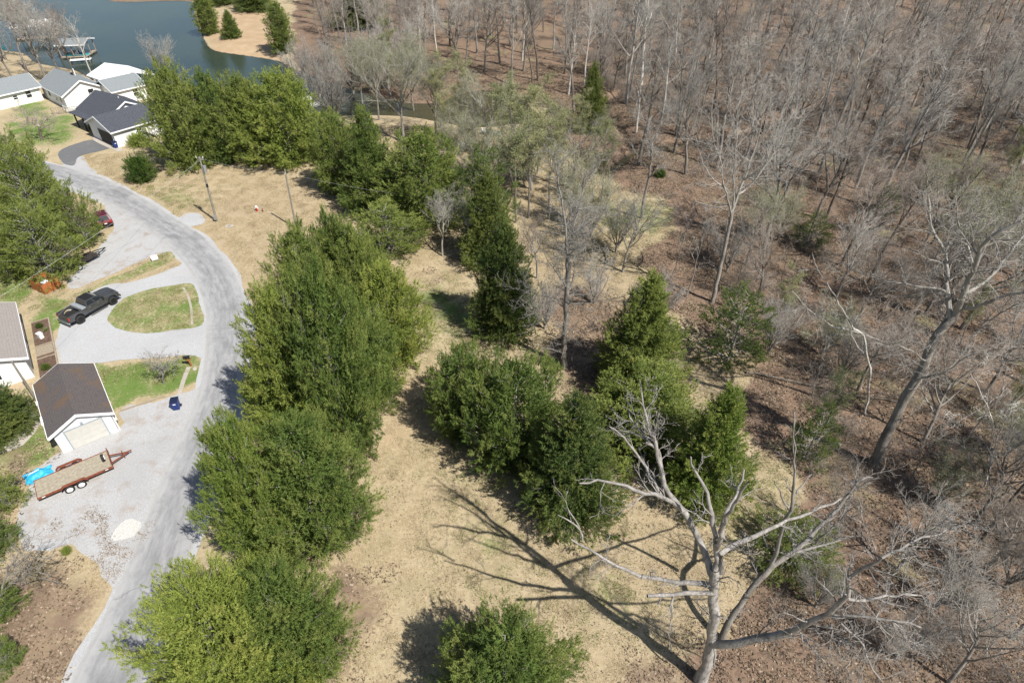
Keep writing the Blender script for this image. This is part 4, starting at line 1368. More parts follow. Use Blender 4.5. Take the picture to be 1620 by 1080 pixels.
for k_, x_, y_, h_, l_ in (('s1', 1420, 900, 8, 'grey tangled tree behind the low right limb of the dead tree'), ('v1', 1480, 960, 7, 'many-stemmed grey shrub in the lower right thicket'), ('s2', 1350, 1020, 6, 'small tangled bare tree under the low right limb of the dead tree'),
                           ('v1', 1590, 930, 7, 'leafless shrub at the right edge above the bottom corner'), ('s1', 1540, 830, 10, 'grey bare tree in the right thicket above the reaching limbs'), ('s2', 1320, 850, 7, 'small bare tree between the leaning stem and the leaning trunk'),
                           ('v1', 1420, 1040, 6, 'leafless shrub near the bottom edge right of the dead tree'), ('s1', 1620, 780, 11, 'bare tree at the right edge beside the thin white forked tree'), ('v1', 1290, 960, 5, 'small grey shrub right of the dead tree trunk'),
                           ('s2', 1460, 700, 11, 'bare tree just right of the great leaning trunk'), ('v1', 1330, 600, 7, 'thicket shrub beside the crooked pale tree'), ('s1', 1560, 620, 12, 'bare tree at the right behind the white forked tree'),
                           ('b3', 1300, 560, 7, 'yellow-green budding shrub in the thicket left of the leaning tree'), ('b3', 1480, 800, 6, 'green budding shrub on the near woodland floor at the right'), ('b3', 1590, 720, 7, 'green budding shrub by the right edge of the woods')):
    bare(k_, x_, y_, h_, l_)
bare('p2', 1440, 760, 8, 'young bare tree at the foot of the great leaning trunk')


WOOD = W([(470, -20), (2050, -20), (2050, 700), (1800, 980), (1500, 900), (1400, 820), (1300, 720), (1250, 640), (1200, 540), (1110, 440), (1060, 300), (1010, 225), (900, 190), (860, 145), (720, 128), (600, 112), (520, 90)])
def wood_points(n_try, seed):
    g = np.random.default_rng(seed)
    x0, y0 = WOOD.min(0); x1, y1 = WOOD.max(0)
    P = np.column_stack([g.uniform(x0, x1, n_try), g.uniform(y0, min(y1, 235), n_try)])
    q = np.array([[810 + FPX * x / (y * CP + CAM_H * SP), 0] for x, y in P])[:, 0]
    ok = (sd_poly(P, WOOD) < -.5) & (sd_poly(P, LAKE) > 2.0) & (q < 1720) & (np.minimum(d_line(P, CREEK), d_line(P, GULLY)) > 1.6)
    P = P[ok]
    keep = []
    for p in P:
        dmin = 4.6 + .010 * max(0, p[1] - 60)
        if all((p[0] - k[0]) ** 2 + (p[1] - k[1]) ** 2 > dmin * dmin for k in keep):
            keep.append(p)
    return np.array(keep)
CLEAR = W([(950, 300), (1180, 282), (1262, 345), (1200, 400), (1010, 410), (940, 380)])
WP = wood_points(12000, 21)
WP = WP[sd_poly(WP, CLEAR) > 0]
WP = WP[np.argsort(WP[:, 1])]
LOOK = {'f1': 'tall grey bare trees', 'f2': 'dark-stemmed bare trees', 'f3': 'tall straight bare trees', 's1': 'broad grey bare trees', 's2': 'broad warm-grey bare trees',
        'w1': 'white-barked bare trees', 'p1': 'slender grey saplings', 'p2': 'slender dark saplings', 'b1': 'slender budding saplings', 'v1': 'many-stemmed bare trees'}
def wood_zone(px, py):
    row = 'at the top' if py < 60 else 'behind the creek' if py < 160 else 'on the red slope' if py < 300 else 'in the thicket' if py < 520 else 'on the near slope'
    colm = 'above the inlet' if px < 820 else 'near the inlet' if px < 1100 else 'toward the right' if px < 1380 else 'at far right'
    return row + ', ' + colm
ORD = ['', 'second', 'third', 'fourth', 'fifth', 'sixth', 'seventh', 'eighth', 'ninth', 'tenth', 'eleventh', 'twelfth', 'thirteenth', 'fourteenth', 'fifteenth', 'sixteenth', 'seventeenth', 'eighteenth', 'nineteenth', 'twentieth']
CNT = ['', 'one', 'two', 'three', 'four', 'five', 'six', 'seven', 'eight', 'nine', 'ten', 'eleven', 'twelve', 'thirteen', 'fourteen', 'fifteen', 'sixteen', 'seventeen', 'eighteen', 'nineteen', 'twenty']
n_ind = 0
rest = []
fams = {}
for (x, y) in WP:
    z = ground_z(x, y)
    px, py, _ = proj((x, y, z))
    near = py > 300
    kinds = ['p1', 'p2', 's2', 'p1', 'f2', 'b1', 'p2', 's1'] if near else ['f1', 'f2', 'f3', 'f1', 'f3', 's1', 's2', 'f2', 'p1', 'w1', 's1', 'f1']
    k = random.choice(kinds)
    if n_ind >= 245 or px > 1660:
        rest.append((x, y, z)); continue
    H = BP[k]['H'] * random.uniform(.72, 1.08) * (.72 if near else .92)
    o = place_bare(BP[k], 'bare_tree', (x, y, z - .05), H, random.uniform(0, 6.28), 'x', 'tree', None, (random.gauss(0, .04), random.gauss(0, .04)))
    fams.setdefault((LOOK[k], wood_zone(px, py)), []).append((px, o))
    n_ind += 1
for (look, zone), mem in fams.items():
    mem.sort(key=lambda t: t[0])
    for i, (_, o) in enumerate(mem):
        n = len(mem)
        o['group'] = look + ' ' + zone.replace(',', '')
        if n == 1: o['label'] = 'the only one of the ' + look + ' ' + zone
        else: o['label'] = ('leftmost' if i == 0 else 'rightmost' if i == n - 1 else ORD[i] + ' from left') + ' of ' + CNT[n] + ' ' + look + ' ' + zone

# beyond the countable ones the wood goes on as one mass
g = np.random.default_rng(77)
pts = list(rest)
for _ in range(900):
    x, y = g.uniform(-70, 240), g.uniform(225, 330)
    if abs(x) < 40 + .74 * y and x > -62 + (y - 215) * .2 and ground_z(x, y) > -.2:
        pts.append((x, y, ground_z(x, y)))
pts = np.array(pts)
print('far trees', len(pts), 'individuals', n_ind)
scatter('far_woods', pts - [0, 0, .05], g.uniform(0, 6.28, len(pts)), g.uniform(.7, 1.0, len(pts)), [[BP[k]['trunk'], BP[k]['crown']] for k in ('f1', 'f2', 'f3', 's1')], None,
        'bare woods beyond the countable trees', 'woods', tilt=.03)
# underbrush: thin stems and vines, nobody could count them
def brush_clump(seed, n, h, r, mat):
    g = np.random.default_rng(seed)
    base = np.column_stack([g.normal(size=(n, 2)) * r, np.zeros(n)])
    d = g.normal(size=(n, 3)) * .45 + [0, 0, .8]
    d /= np.linalg.norm(d, axis=1, keepdims=True)
    L = h * g.uniform(.4, 1, n)
    mid = base + d * (L * .55)[:, None]
    tb = Tubes()
    tb.prisms(base, mid + d * .1, np.full(n, .013))
    for k in range(3):
        d2 = d + g.normal(size=(n, 3)) * .6
        d2 /= np.linalg.norm(d2, axis=1, keepdims=True)
        tb.prisms(mid, mid + d2 * (L * g.uniform(.3, .7, n))[:, None], np.full(n, .010))
    return tb.mesh('brush', M[mat])
P = np.column_stack([g.uniform(8, 150, 13500), g.uniform(12, 190, 13500)])
px = 810 + FPX * P[:, 0] / (P[:, 1] * CP + CAM_H * SP)
zone = W([(1160, 1140), (1200, 960), (1290, 880), (1260, 700), (1190, 560), (1120, 430), (1000, 200), (900, 60), (1900, 40), (1900, 700), (1800, 1120)])
dens = np.clip(.5 + .8 * np.sin(P[:, 0] * .33 + 2) * np.sin(P[:, 1] * .29) + .3 * np.sin(P[:, 0] * .9), .22, 1)
ok = (sd_poly(P, zone) < 0) & (px < 1690) & (g.uniform(0, 1, len(P)) < dens) & (d_line(P, CREEK) > 1.5) & (sd_poly(P, CLEAR) > 0)
P = P[ok]
scatter('underbrush', np.column_stack([P, terrain(P)]), g.uniform(0, 6.28, len(P)), g.uniform(.5, 1.3, len(P)) ** 1.3,
        [brush_clump(1, 34, 2.8, .5, 'brush'), brush_clump(2, 30, 1.8, .6, 'twig_warm'), brush_clump(3, 24, 3.4, .3, 'brush'), brush_clump(4, 26, 1.3, .7, 'bark_dark')], None,
        'tangled leafless brush on the woodland floor', 'brush')


# fallen logs and limbs on the woodland floor
def fallen(a, b, r, label, bark='bark_dark', seed=0):
    g = np.random.default_rng(seed)
    A, B = at(*a), at(*b)
    n = 9
    P = np.array([A.lerp(B, i / n) for i in range(n + 1)])
    P[:, 2] = terrain(P[:, :2]) + r * .8
    P[1:-1] += g.normal(size=(n - 1, 3)) * [.1, .1, .03]
    o = empty('fallen_log', A, 0, label, 'log')
    P -= np.array(A)
    t1 = Tubes(); t1.tube(P, r * np.linspace(1, .45, n + 1), 7)
    link('trunk', t1.mesh('log', M[bark]), o)
    t2 = Tubes()
    for i in range(5):
        q = P[g.integers(3, n)]
        d = unit(P[-1] - P[0]) + g.normal(size=3) * .7 + [0, 0, .5]
        t2.tube([q, q + unit(d) * g.uniform(.5, 1.6), q + unit(d + g.normal(size=3) * .4) * g.uniform(1.7, 2.6)], [r * .35, r * .25, .02], 5)
    link('branch_stubs', t2.mesh('stubs', M[bark]), o)
fallen((1180, 590), (1430, 640), .16, 'long fallen log across the woodland floor left of the leaning trunk', seed=1)
fallen((1230, 560), (1300, 605), .09, 'short fallen limb above the long fallen log', seed=2)
fallen((1235, 255), (1292, 290), .2, 'dark fallen trunk on the red leaf slope at the upper right', seed=3)
fallen((1330, 705), (1285, 690), .12, 'pale broken log by a dark hole near the leaning trunk base', 'bark_pale', 4)
fallen((1050, 232), (1150, 228), .12, 'fallen limb lying beside the creek', seed=5)
fallen((1430, 680), (1560, 720), .1, 'fallen limb right of the great leaning trunk', seed=6)
fallen((1100, 320), (1190, 345), .1, 'grey fallen limb on the grass clearing below the red slope', 'bark', 7)
fallen((1480, 850), (1600, 870), .12, 'log in the thicket behind the reaching dead limbs', seed=8)
fallen((1550, 170), (1610, 215), .15, 'fallen trunk at the upper right edge', seed=9)
fallen((905, 545), (862, 525), .1, 'broken dark limb at the foot of the tall bare tree', seed=10)

# ------------------------------------------------------------------ built things
M['white_siding'] = mat_siding('white_siding', (.78, .78, .77), .2)
M['blue_siding'] = mat_siding('pale_blue_siding', (.50, .58, .66), .2)
M['white_trim'] = plain('white_trim', (.8, .8, .8), .5)
M['grey_trim'] = plain('grey_trim', (.32, .36, .40), .5)
M['roof_brown'] = mat_shingle('brown_shingles', (.085, .075, .075), (.13, .115, .112), 5.5, (.16, .10, .055))
M['roof_grey'] = mat_shingle('grey_shingles', (.17, .19, .20), (.26, .28, .29))
M['roof_tan'] = mat_shingle('tan_grey_shingles', (.24, .215, .20), (.33, .30, .28), 6)
M['roof_dark'] = mat_shingle('charcoal_shingles', (.040, .045, .058), (.105, .112, .13))
M['roof_white'] = mat_siding('white_metal_roof', (.80, .80, .80), .35)
M['glass'] = plain('dark_glass', (.02, .025, .03), .08, 0, .6)
M['door_dark'] = mat_siding('dark_door', (.035, .03, .028), .5)
M['door_white'] = mat_siding('dusty_white_door', (.55, .54, .50), .55)
M['wood'] = plain('weathered_wood', (.30, .25, .19), .85, 0, .2, .25, 9)
M['deck_wood'] = plain('grey_deck_board', (.33, .29, .225), .9, 0, .15, .22, 5)
M['wood_orange'] = plain('orange_stained_wood', (.36, .13, .045), .8, 0, .2, .25, 6)
M['wood_grey'] = plain('grey_pole_wood', (.23, .215, .18), .9, 0, .15, .25, 3)
M['wood_dark'] = plain('dark_wood', (.06, .05, .045), .9, 0, .15)
M['rust'] = plain('rusty_frame', (.20, .062, .035), .8, .1, .3, .35, 5)
M['black'] = plain('black_metal', (.022, .022, .024), .45, .2)
M['rubber'] = plain('tyre_rubber', (.022, .022, .022), .85)
M['white_rim'] = plain('white_rim', (.75, .75, .75), .4)
M['steel'] = plain('galvanised_steel', (.45, .46, .47), .4, .6)
M['silver'] = plain('silver_box', (.42, .45, .47), .35, .4)
M['chrome'] = plain('chrome', (.6, .6, .6), .2, .9)
M['truck_paint'] = plain('charcoal_paint', (.085, .086, .092), .14, .4, .5, .1, 2)
M['red_paint'] = plain('dark_red_paint', (.10, .008, .012), .22, .2, .5, .1, 2)
M['tail_red'] = plain('tail_lamp', (.35, .02, .015), .25)
M['blue_bin'] = plain('blue_plastic', (.012, .035, .17), .45)
M['navy_lid'] = plain('navy_plastic', (.012, .018, .05), .45)
M['tarp'] = plain('blue_tarp', (.03, .36, .60), .55, 0, .4, .2, 3)
M['teal'] = plain('teal_paint', (.05, .35, .40), .4)
M['alu'] = plain('dull_aluminium', (.42, .44, .42), .45, .3)
M['paint_red'] = plain('red_paint_dull', (.45, .04, .03), .5)
M['soil_bed'] = plain('bed_soil', (.12, .08, .06), .95, 0, .1, .35, 4)

def openings(root, w, d, items):
    """windows and doors on the walls of a house; item = (side, centre, bottom, width, height, kind)"""
    for side, c, z0, ww, hh, kind in items:
        if side in ('front', 'back'):
            y = 0 if side == 'front' else d
            s = -1 if side == 'front' else 1
            fr = lambda a0, a1, q0, q1, z0_, z1_, pb: pb.box(c + a0, c + a1, min(y + s * q0, y + s * q1), max(y + s * q0, y + s * q1), z0_, z1_)
        else:
            x = 0 if side == 'left' else w
            s = -1 if side == 'left' else 1
            fr = lambda a0, a1, q0, q1, z0_, z1_, pb: pb.box(min(x + s * q0, x + s * q1), max(x + s * q0, x + s * q1), c + a0, c + a1, z0_, z1_)
        h = ww / 2
        if kind in ('win', 'win_dark'):
            p = PB()
            t = .09
            fr(-h - t, h + t, -.02, .05, z0 - t, z0, p); fr(-h - t, h + t, -.02, .05, z0 + hh, z0 + hh + t, p)
            fr(-h - t, -h, -.02, .048, z0, z0 + hh, p); fr(h, h + t, -.02, .048, z0, z0 + hh, p)
            fr(-h, h, -.02, .04, z0 + hh / 2 - .03, z0 + hh / 2 + .03, p)
            f = p.build('window', M['white_trim'], root)
            for a in (0, 1):
                q = PB(); fr(-h + .01, h - .01, -.02, .02, z0 + a * (hh / 2 + .035) + .01, z0 + (hh / 2 - .035) + a * (hh / 2 + .03), q)
                q.build('pane', M['glass'], f)
        else:
            mat = {'garage_dark': 'door_dark', 'garage_white': 'door_white', 'door': 'door_dark'}[kind]
            p = PB(); t = .1
            fr(-h - t, -h, -.02, .06, z0, z0 + hh + t, p); fr(h, h + t, -.02, .06, z0, z0 + hh + t, p); fr(-h, h, -.02, .058, z0 + hh, z0 + hh + t, p)
            f = p.build('garage_door' if 'garage' in kind else 'door', M['white_trim'] if kind != 'garage_white' else M['grey_trim'], root)
            k = 4 if 'garage' in kind else 1
            for a in range(k):
                q = PB(); fr(-h, h, -.02, .03, z0 + hh * a / k + .012, z0 + hh * (a + 1) / k - .012, q)
                q.build('door_panel', M[mat], f, bevel=.008)

def house(name, label, ox, oy, rz, w, d, eave, ridge, axis='y', oh=.4, roof='roof_grey', wall='white_siding', items=(), z=0.0, cat='house', posts=False, trim='white_trim', root=None, off=(0, 0)):
    if root is None:
        root = empty(name, (ox, oy, z), rz, label, cat)
    dx, dy = off
    T = Matrix.Translation((dx, dy, 0))
    if posts:
        p = PB()
        for x in (.1, w / 2, w - .25):
            for y in (.1, d / 2, d - .25):
                q = PB(); q.box(x, x + .15, y, y + .15, -.6, eave)
                q.build('post', M['wood'], root)
        p.box(0, w, 0, 1.0, .25, .4); p.box(0, 1.0, 1.001, d, .25, .4); p.box(w - 1.0, w, 1.002, d, .25, .4)
        p.build('dock', M['wood'], root)
    else:
        p = PB()
        if axis == 'y':
            p.prism([(0, -.3), (w, -.3), (w, eave), (w / 2, ridge), (0, eave)], 'y', 0, d, T)
        else:
            p.prism([(0, -.3), (d, -.3), (d, eave), (d / 2, ridge), (0, eave)], 'x', 0, w, T)
        p.build('wall', M[wall], root)
    # roof: two sloped slabs
    span, length = (w, d) if axis == 'y' else (d, w)
    k = (ridge - eave) / (span / 2)
    th = .14
    pr, fs = PB(), PB()
    for s in (0, 1):
        e = -oh if s == 0 else span + oh
        ze = eave - k * oh
        m = span / 2
        a = [(e, ze + .03), (m, ridge + .03), (m, ridge + .03 + th), (e, ze + .03 + th)]
        pr.prism(a, axis, -oh, length + oh, T)
        fd = -1 if s == 0 else 1
        fs.prism([(e + fd * .004, ze - .05), (e + fd * .05, ze - .05), (e + fd * .05, ze + .165), (e + fd * .004, ze + .165)], axis, -oh - .03, length + oh + .03, T)
        for end in (-oh - .055, length + oh + .005):
            b = [(e, ze - .1), (m, ridge - .1), (m, ridge + .165), (e, ze + .165)]
            fs.prism(b, axis, end, end + .05, T)
    pr.build('roof', M[roof], root)
    fs.build('fascia', M[trim], root)
    openings(root, w, d, items)
    return root
def ang(dx, dy):
    return math.atan2(dy, dx)

# --- brown roofed garage
rz = ang(3.31, 2.58)
gar = house('garage', 'small white garage with a stained brown shingle roof by the trailer', -37.26, 35.34, rz, 4.2, 7.4, 2.3, 3.35, 'y', .32, 'roof_brown',
            items=[('front', 2.15, .02, 2.7, 2.0, 'garage_white'), ('right', 3.0, 1.0, .9, .9, 'win')], cat='garage')
p = PB(); p.box(2.05, 2.25, -.12, -.01, 2.25, 2.42); p.build('lamp', M['grey_trim'], gar)
p = PB(); p.box(4.26, 4.36, .05, .13, 0, 2.2); p.build('downspout', M['white_trim'], gar)
p = PB(); p.box(4.22, 4.5, .35, .65, .9, 1.35); p.build('meter_box', M['white_trim'], gar)
for y_, l_ in ((1.6, 1.1), (4.6, .5)):
    p = PB(); p.box(-.45, -.3, y_, y_ + l_, 2.22, 2.34); p.build('gutter_piece', M['white_trim'], gar)
# --- left house
rzL = ang(.80, .595)
hl = house('house', 'white house with a tan-grey shingle roof cut by the left edge', -45.35 - 7.4 * .80, 44.9 - 7.4 * .595, rzL, 7.4, 10.2, 2.5, 3.9, 'y', .4, 'roof_tan',
           items=[('front', 4.6, .9, 1.2, 1.1, 'win'), ('right', 3.2, .9, 1.0, 1.2, 'win'), ('right', 6.3, .02, .95, 2.05, 'door')])
# --- dark roofed house
rzD = ang(.60, .80)
dk = house('house', 'white house with a charcoal shingle roof and a dark garage door by the clipped bush', -65.1, 101.7, rzD, 10.0, 8.0, 2.7, 4.3, 'x', .45, 'roof_dark',
           items=[('left', 2.9, .02, 4.6, 2.2, 'garage_dark'), ('front', 4.2, 1.1, .8, .9, 'win')])
house('', '', 0, 0, 0, 8.0, 9.5, 2.72, 4.75, 'y', .45, 'roof_dark', root=dk, off=(2.0, 6.2))
for y_ in (9.2, 11.5, 14.5):
    p = PB(); p.box(.5, .7, y_, y_ + .2, 0, 2.6); p.build('porch_post', M['wood_dark'], dk)
p = PB(); p.box(.2, 2.0, 8.6, 15.6, 2.55, 2.68); p.build('porch_roof', M['roof_dark'], dk)
p = PB(); p.cyl((6.5, 9, 4.2), (6.5, 9, 4.95), .06); p.build('vent_pipe', M['white_trim'], dk)
# --- houses behind
rzB = ang(.65, .76)
hb = house('house', 'white gabled house with a grey roof in the middle of the lakeside row', -83.5, 120.3, rzB, 7.2, 11.2, 2.6, 4.5, 'y', .4, 'roof_grey',
           items=[('front', 4.9, 1.2, 1.0, 1.5, 'win'), ('left', 2.0, 1.0, 1.0, 1.3, 'win'), ('left', 4.3, .8, .9, 1.7, 'win'), ('left', 7.5, 1.0, 1.0, 1.3, 'win')])
p = PB(); p.box(4.6, 5.0, 6.5, 6.9, 3.95, 4.45); p.build('roof_vent', M['black'], hb)
p = PB(); p.cyl((5.6, 7.6, 3.4), (5.6, 7.6, 4.9), .08); p.build('vent_pipe', M['white_trim'], hb)
rzA = ang(.62, .785)
house('house', 'long white house with a grey roof at the left edge of the lakeside row', -100.5, 114.6, rzA, 14.6, 7.5, 2.6, 4.2, 'x', .45, 'roof_grey',
      items=[('front', 10.2, 1.2, .7, .7, 'win'), ('front', 12.5, 1.0, .9, 1.2, 'win'), ('front', 6.0, 1.0, 1.1, 1.2, 'win')])
house('house', 'white house with a grey roof half hidden behind the charcoal roofed house', -75.4, 122.6, rzB, 6.0, 7.5, 2.6, 3.9, 'x', .4, 'roof_grey',
      items=[('right', 3.0, 1.0, 1.0, 1.2, 'win'), ('front', 4.0, 1.0, .9, 1.2, 'win')])
house('house', 'pale blue house by the shore at the left edge', -112.5, 129.0, rzA, 8.0, 7.0, 2.6, 4.0, 'x', .4, 'roof_grey', 'blue_siding',
      items=[('front', 6.0, 1.0, 1.0, 1.3, 'win'), ('right', 3.0, 1.0, 1.0, 1.3, 'win')])
# --- boathouses on the lake
def railing(name, label, A, B, h, n, mat, cat='fence'):
    A, B = Vector(A), Vector(B)
    root = empty(name, A, 0, label, cat)
    D = B - A
    for z in (.25, h):
        p = PB(); p.beam((0, 0, z), (D.x, D.y, D.z + z), .06, .08); p.build('rail', mat, root)
    for i in range(n + 1):
        q = D * (i / n)
        big = i % 6 == 0
        p = PB(); p.box(q.x - (.05 if big else .022), q.x + (.05 if big else .022), q.y - (.05 if big else .022), q.y + (.05 if big else .022), q.z - .1, q.z + h + (.12 if big else -.02))
        p.build('post' if big else 'picket', mat, root)
    return root
house('boathouse', 'boathouse with a bright white roof standing at the near shore', -78.9, 129.6, ang(.59, .81), 8.0, 9.6, 2.9, 4.3, 'y', .35, 'roof_white', posts=True, z=LAKE_Z, cat='boathouse', trim='white_trim')
house('boathouse', 'boathouse with a weathered grey roof sheltering the blue-green boat', -106.6, 158.6, .12, 5.8, 6.2, 3.0, 3.7, 'x', .3, 'roof_grey', posts=True, z=LAKE_Z, cat='boathouse')
house('boathouse', 'far boathouse with a white roof seen through bare branches at the upper left', -127.5, 175.6, .35, 8.5, 6.0, 3.2, 4.0, 'x', .3, 'roof_white', posts=True, z=LAKE_Z, cat='boathouse')
def boat(name, label, loc, rz, L, Wd, hull, deck, canopy=None):
    r = empty(name, loc, rz, label, 'boat')
    st = [(-L / 2, .92, .0), (-L / 4, 1, .0), (L / 6, .96, .02), (L / 3, .7, .08), (L / 2, .08, .18)]
    V, F = [], []
    for x, k, dz in st:
        y = Wd / 2 * k
        V += [(x, -y, .55 + dz), (x, -y * .72, .02 + dz), (x, y * .72, .02 + dz), (x, y, .55 + dz)]
    for i in range(len(st) - 1):
        a, b = i * 4, i * 4 + 4
        F += [(a, a + 1, b + 1, b), (a + 1, a + 2, b + 2, b + 1), (a + 2, a + 3, b + 3, b + 2)]
    F += [(0, 3, 2, 1), (16, 17, 18, 19)]
    p = PB(); p.add(V, F); p.build('hull', M[hull], r)
    p = PB()
    for i in range(len(st) - 1):
        x0, k0, d0 = st[i]; x1, k1, d1 = st[i + 1]
        for s in (-1, 1):
            p.beam((x0, s * Wd / 2 * k0, .56 + d0), (x1, s * Wd / 2 * k1, .56 + d1), .07, .06)
    p.build('gunwale', M[deck], r)
    for x in (-L * .3, 0, L * .2):
        p = PB(); p.box(x - .14, x + .14, -Wd * .42, Wd * .42, .36, .41); p.build('bench', M[deck], r)
    p = PB(); p.box(-L / 2 - .25, -L / 2 - .02, -.14, .14, .35, .85); p.build('motor', M['white_rim'], r)
    if canopy:
        p = PB(); p.box(-L * .35, L * .25, -Wd * .52, Wd * .52, 1.75, 1.82)
        p.build('canopy', M[canopy], r, bevel=.02)
        for x in (-L * .33, L * .23):
            for s in (-1, 1):
                q = PB(); q.cyl((x, s * Wd * .46, .5), (x, s * Wd * .46, 1.75), .025, n=6); q.build('canopy_post', M['steel'], r)
    return r
boat('motor_boat', 'blue-green boat under the weathered grey boathouse roof', (-103.6, 160.6, LAKE_Z + .1), .1, 5.2, 2.0, 'teal', 'teal', None)
boat('pontoon_boat', 'white canopied boat on the water behind the broad bright cedar', tuple(onY(481, 155, 124.0).xy) + (LAKE_Z,), .4, 5.5, 2.3, 'alu', 'white_rim', 'white_rim')
q = at(779, 214)
boat('jon_boat', 'small grey flat boat pulled up on the bank of the inlet', (q.x, q.y, q.z + .02), -.5, 3.9, 1.4, 'alu', 'alu')
q = flat(4, 79)
boat('kayak', 'teal kayak lying on the bank at the left edge', (q[0], q[1], .05), -.6, 3.6, .8, 'teal', 'teal')
p = PB(); r = empty('dock', (*flat(108, 94), LAKE_Z), .3, 'white wooden dock below the weathered grey boathouse', 'dock')
for i in range(9):
    q = PB(); q.box(i * .5, i * .5 + .46, 0, 1.6, .45, .52); q.build('plank', M['white_trim'], r)
for x in (.1, 4.2):
    for y in (.1, 1.4):
        q = PB(); q.cyl((x, y, -1), (x, y, .9), .09, n=8); q.build('pile', M['wood'], r)
railing('picket_fence', 'white picket fence at the corner of the grey roofed middle house', (*flat(104, 178), 0), (*flat(131, 186), 0), 1.2, 18, M['white_trim'])
railing('wooden_fence', 'grey wooden fence in the brush left of the charcoal roofed house', (*flat(84, 181), 0), (*flat(128, 178), 0), 1.1, 12, M['wood'])

# --- wheel
def wheel(parent, x, y, z, r, w, rim, rimk=.62, vertical=True):
    root = empty('wheel', (x, y, z))
    root.parent = parent
    if not vertical: root.rotation_euler = (math.pi / 2, 0, 0)
    p = PB()
    n = 24
    prof = [(r * rimk, -w / 2), (r * .93, -w / 2), (r, -w * .35), (r, w * .35), (r * .93, w / 2), (r * rimk, w / 2)]
    V = [(a * math.cos(2 * math.pi * i / n), b, a * math.sin(2 * math.pi * i / n)) for i in range(n) for a, b in prof]
    F = [(i * 6 + j, ((i + 1) % n) * 6 + j, ((i + 1) % n) * 6 + (j + 1) % 6, i * 6 + (j + 1) % 6) for i in range(n) for j in range(6)]
    p.add(V, F)
    p.build('tyre', M['rubber'], root, smooth=True)
    p = PB(); p.cyl((0, -w * .4, 0), (0, w * .4, 0), r * rimk * .99, n=20)
    for i in range(5):
        a = 2 * math.pi * i / 5
        p.beam((.15 * r * math.cos(a), -w * .46, .15 * r * math.sin(a)), (.58 * r * math.cos(a), -w * .44, .58 * r * math.sin(a)), .09, .04)
    p.cyl((0, -w * .52, 0), (0, w * .52, 0), r * .16, n=10)
    p.build('rim', rim, root)
    return root

def quad_pane(name, a, b, c, d, n, ins, mat, parent, u0=0, u1=1, v0=0, v1=1):
    """thin pane lying proud of the quad a-b-c-d (bottom a,b; top d,c)"""
    a, b, c, d = map(Vector, (a, b, c, d))
    def P(u, v): return (a.lerp(b, u)).lerp(d.lerp(c, u), v)
    nn = Vector(n)
    pts = [P(u0 + ins, v0 + ins), P(u1 - ins, v0 + ins), P(u1 - ins, v1 - ins), P(u0 + ins, v1 - ins)]
    p = PB()
    p.add([tuple(q - nn * .01) for q in pts] + [tuple(q + nn * .012) for q in pts], [(0, 1, 2, 3), (4, 5, 6, 7), (0, 1, 5, 4), (1, 2, 6, 5), (2, 3, 7, 6), (3, 0, 4, 7)])
    return p.build(name, mat, parent)

def arch(cx, r, z, n=8, rev=False):
    pts = [(cx + r * math.cos(math.pi * i / n), z + r * math.sin(math.pi * i / n)) for i in range(n + 1)]
    return pts[::-1] if rev else pts

def greenhouse(root, xb0, xb1, xt0, xt1, zb, zt, wb, wt, paint, roofm=None, split=(.0, .5, 1.0)):
    A = [(xb0, -wb, zb), (xb1, -wb, zb), (xb1, wb, zb), (xb0, wb, zb)]
    B = [(xt0, -wt, zt), (xt1, -wt, zt), (xt1, wt, zt), (xt0, wt, zt)]
    p = PB(); p.add(A + B, [(0, 3, 2, 1), (4, 5, 6, 7), (0, 1, 5, 4), (1, 2, 6, 5), (2, 3, 7, 6), (3, 0, 4, 7)])
    p.build('cab', paint, root, bevel=.05, seg=3, smooth=False)
    for i in range(len(split) - 1):
        quad_pane('window', A[0], A[1], B[1], B[0], (0, -1, .2), .04, M['glass'], root, split[i], split[i + 1], .08, .92)
        quad_pane('window', A[3], A[2], B[2], B[3], (0, 1, .2), .04, M['glass'], root, split[i], split[i + 1], .08, .92)
    quad_pane('windshield', A[1], A[2], B[2], B[1], (1, 0, .5), .06, M['glass'], root)
    quad_pane('rear_window', A[3], A[0], B[0], B[3], (-1, 0, .3), .08, M['glass'], root)
    if roofm:
        q = PB(); q.box(xt0 + .06, xt1 - .06, -wt + .06, wt - .06, zt + .002, zt + .03); q.build('roof_panel', roofm, root, bevel=.012)

# --- pickup
tk = empty('pickup_truck', (-45.3, 55.45, .03), math.radians(63.5), 'dark charcoal crew cab pickup truck parked on the loop drive', 'truck')
PT = M['truck_paint']
p = PB()
poly = [(-.78, .62)] + [(1.3, .58)] + arch(2.0, .52, .58, rev=True)[0:] + [(2.86, .6), (2.9, .95), (2.84, 1.18), (2.3, 1.3), (1.25, 1.38), (-.78, 1.38)]
p.prism(poly, 'y', -.97, .97); p.build('body', PT, tk, bevel=.06, seg=3)
p = PB(); p.box(1.35, 2.75, -.55, .55, 1.30, 1.372); p.build('hood', PT, tk, bevel=.03)
greenhouse(tk, -.76, 1.30, -.52, .55, 1.37, 1.92, .93, .76, PT, M['black'])
for s in (-1, 1):
    q = PB(); poly = [(-2.9, .68)] + arch(-1.85, .52, .6, rev=True) + [(-.8, .62), (-.8, 1.36), (-2.9, 1.36)]
    q.prism(poly, 'y', s * .97 if s < 0 else .84, -.84 if s < 0 else .97); q.build('bed_side', PT, tk, bevel=.03)
q = PB(); q.box(-2.93, -2.83, -.84, .84, .7, 1.34); q.build('tailgate', PT, tk, bevel=.025)
q = PB(); q.box(-2.83, -.8, -.84, .84, .78, .86); q.build('bed_floor', M['black'], tk)
for i in range(5):
    q = PB(); q.box(-2.75, -1.42, -.62 + i * .29, -.5 + i * .29, .87, .93); q.build('bed_rib', M['rubber'], tk)
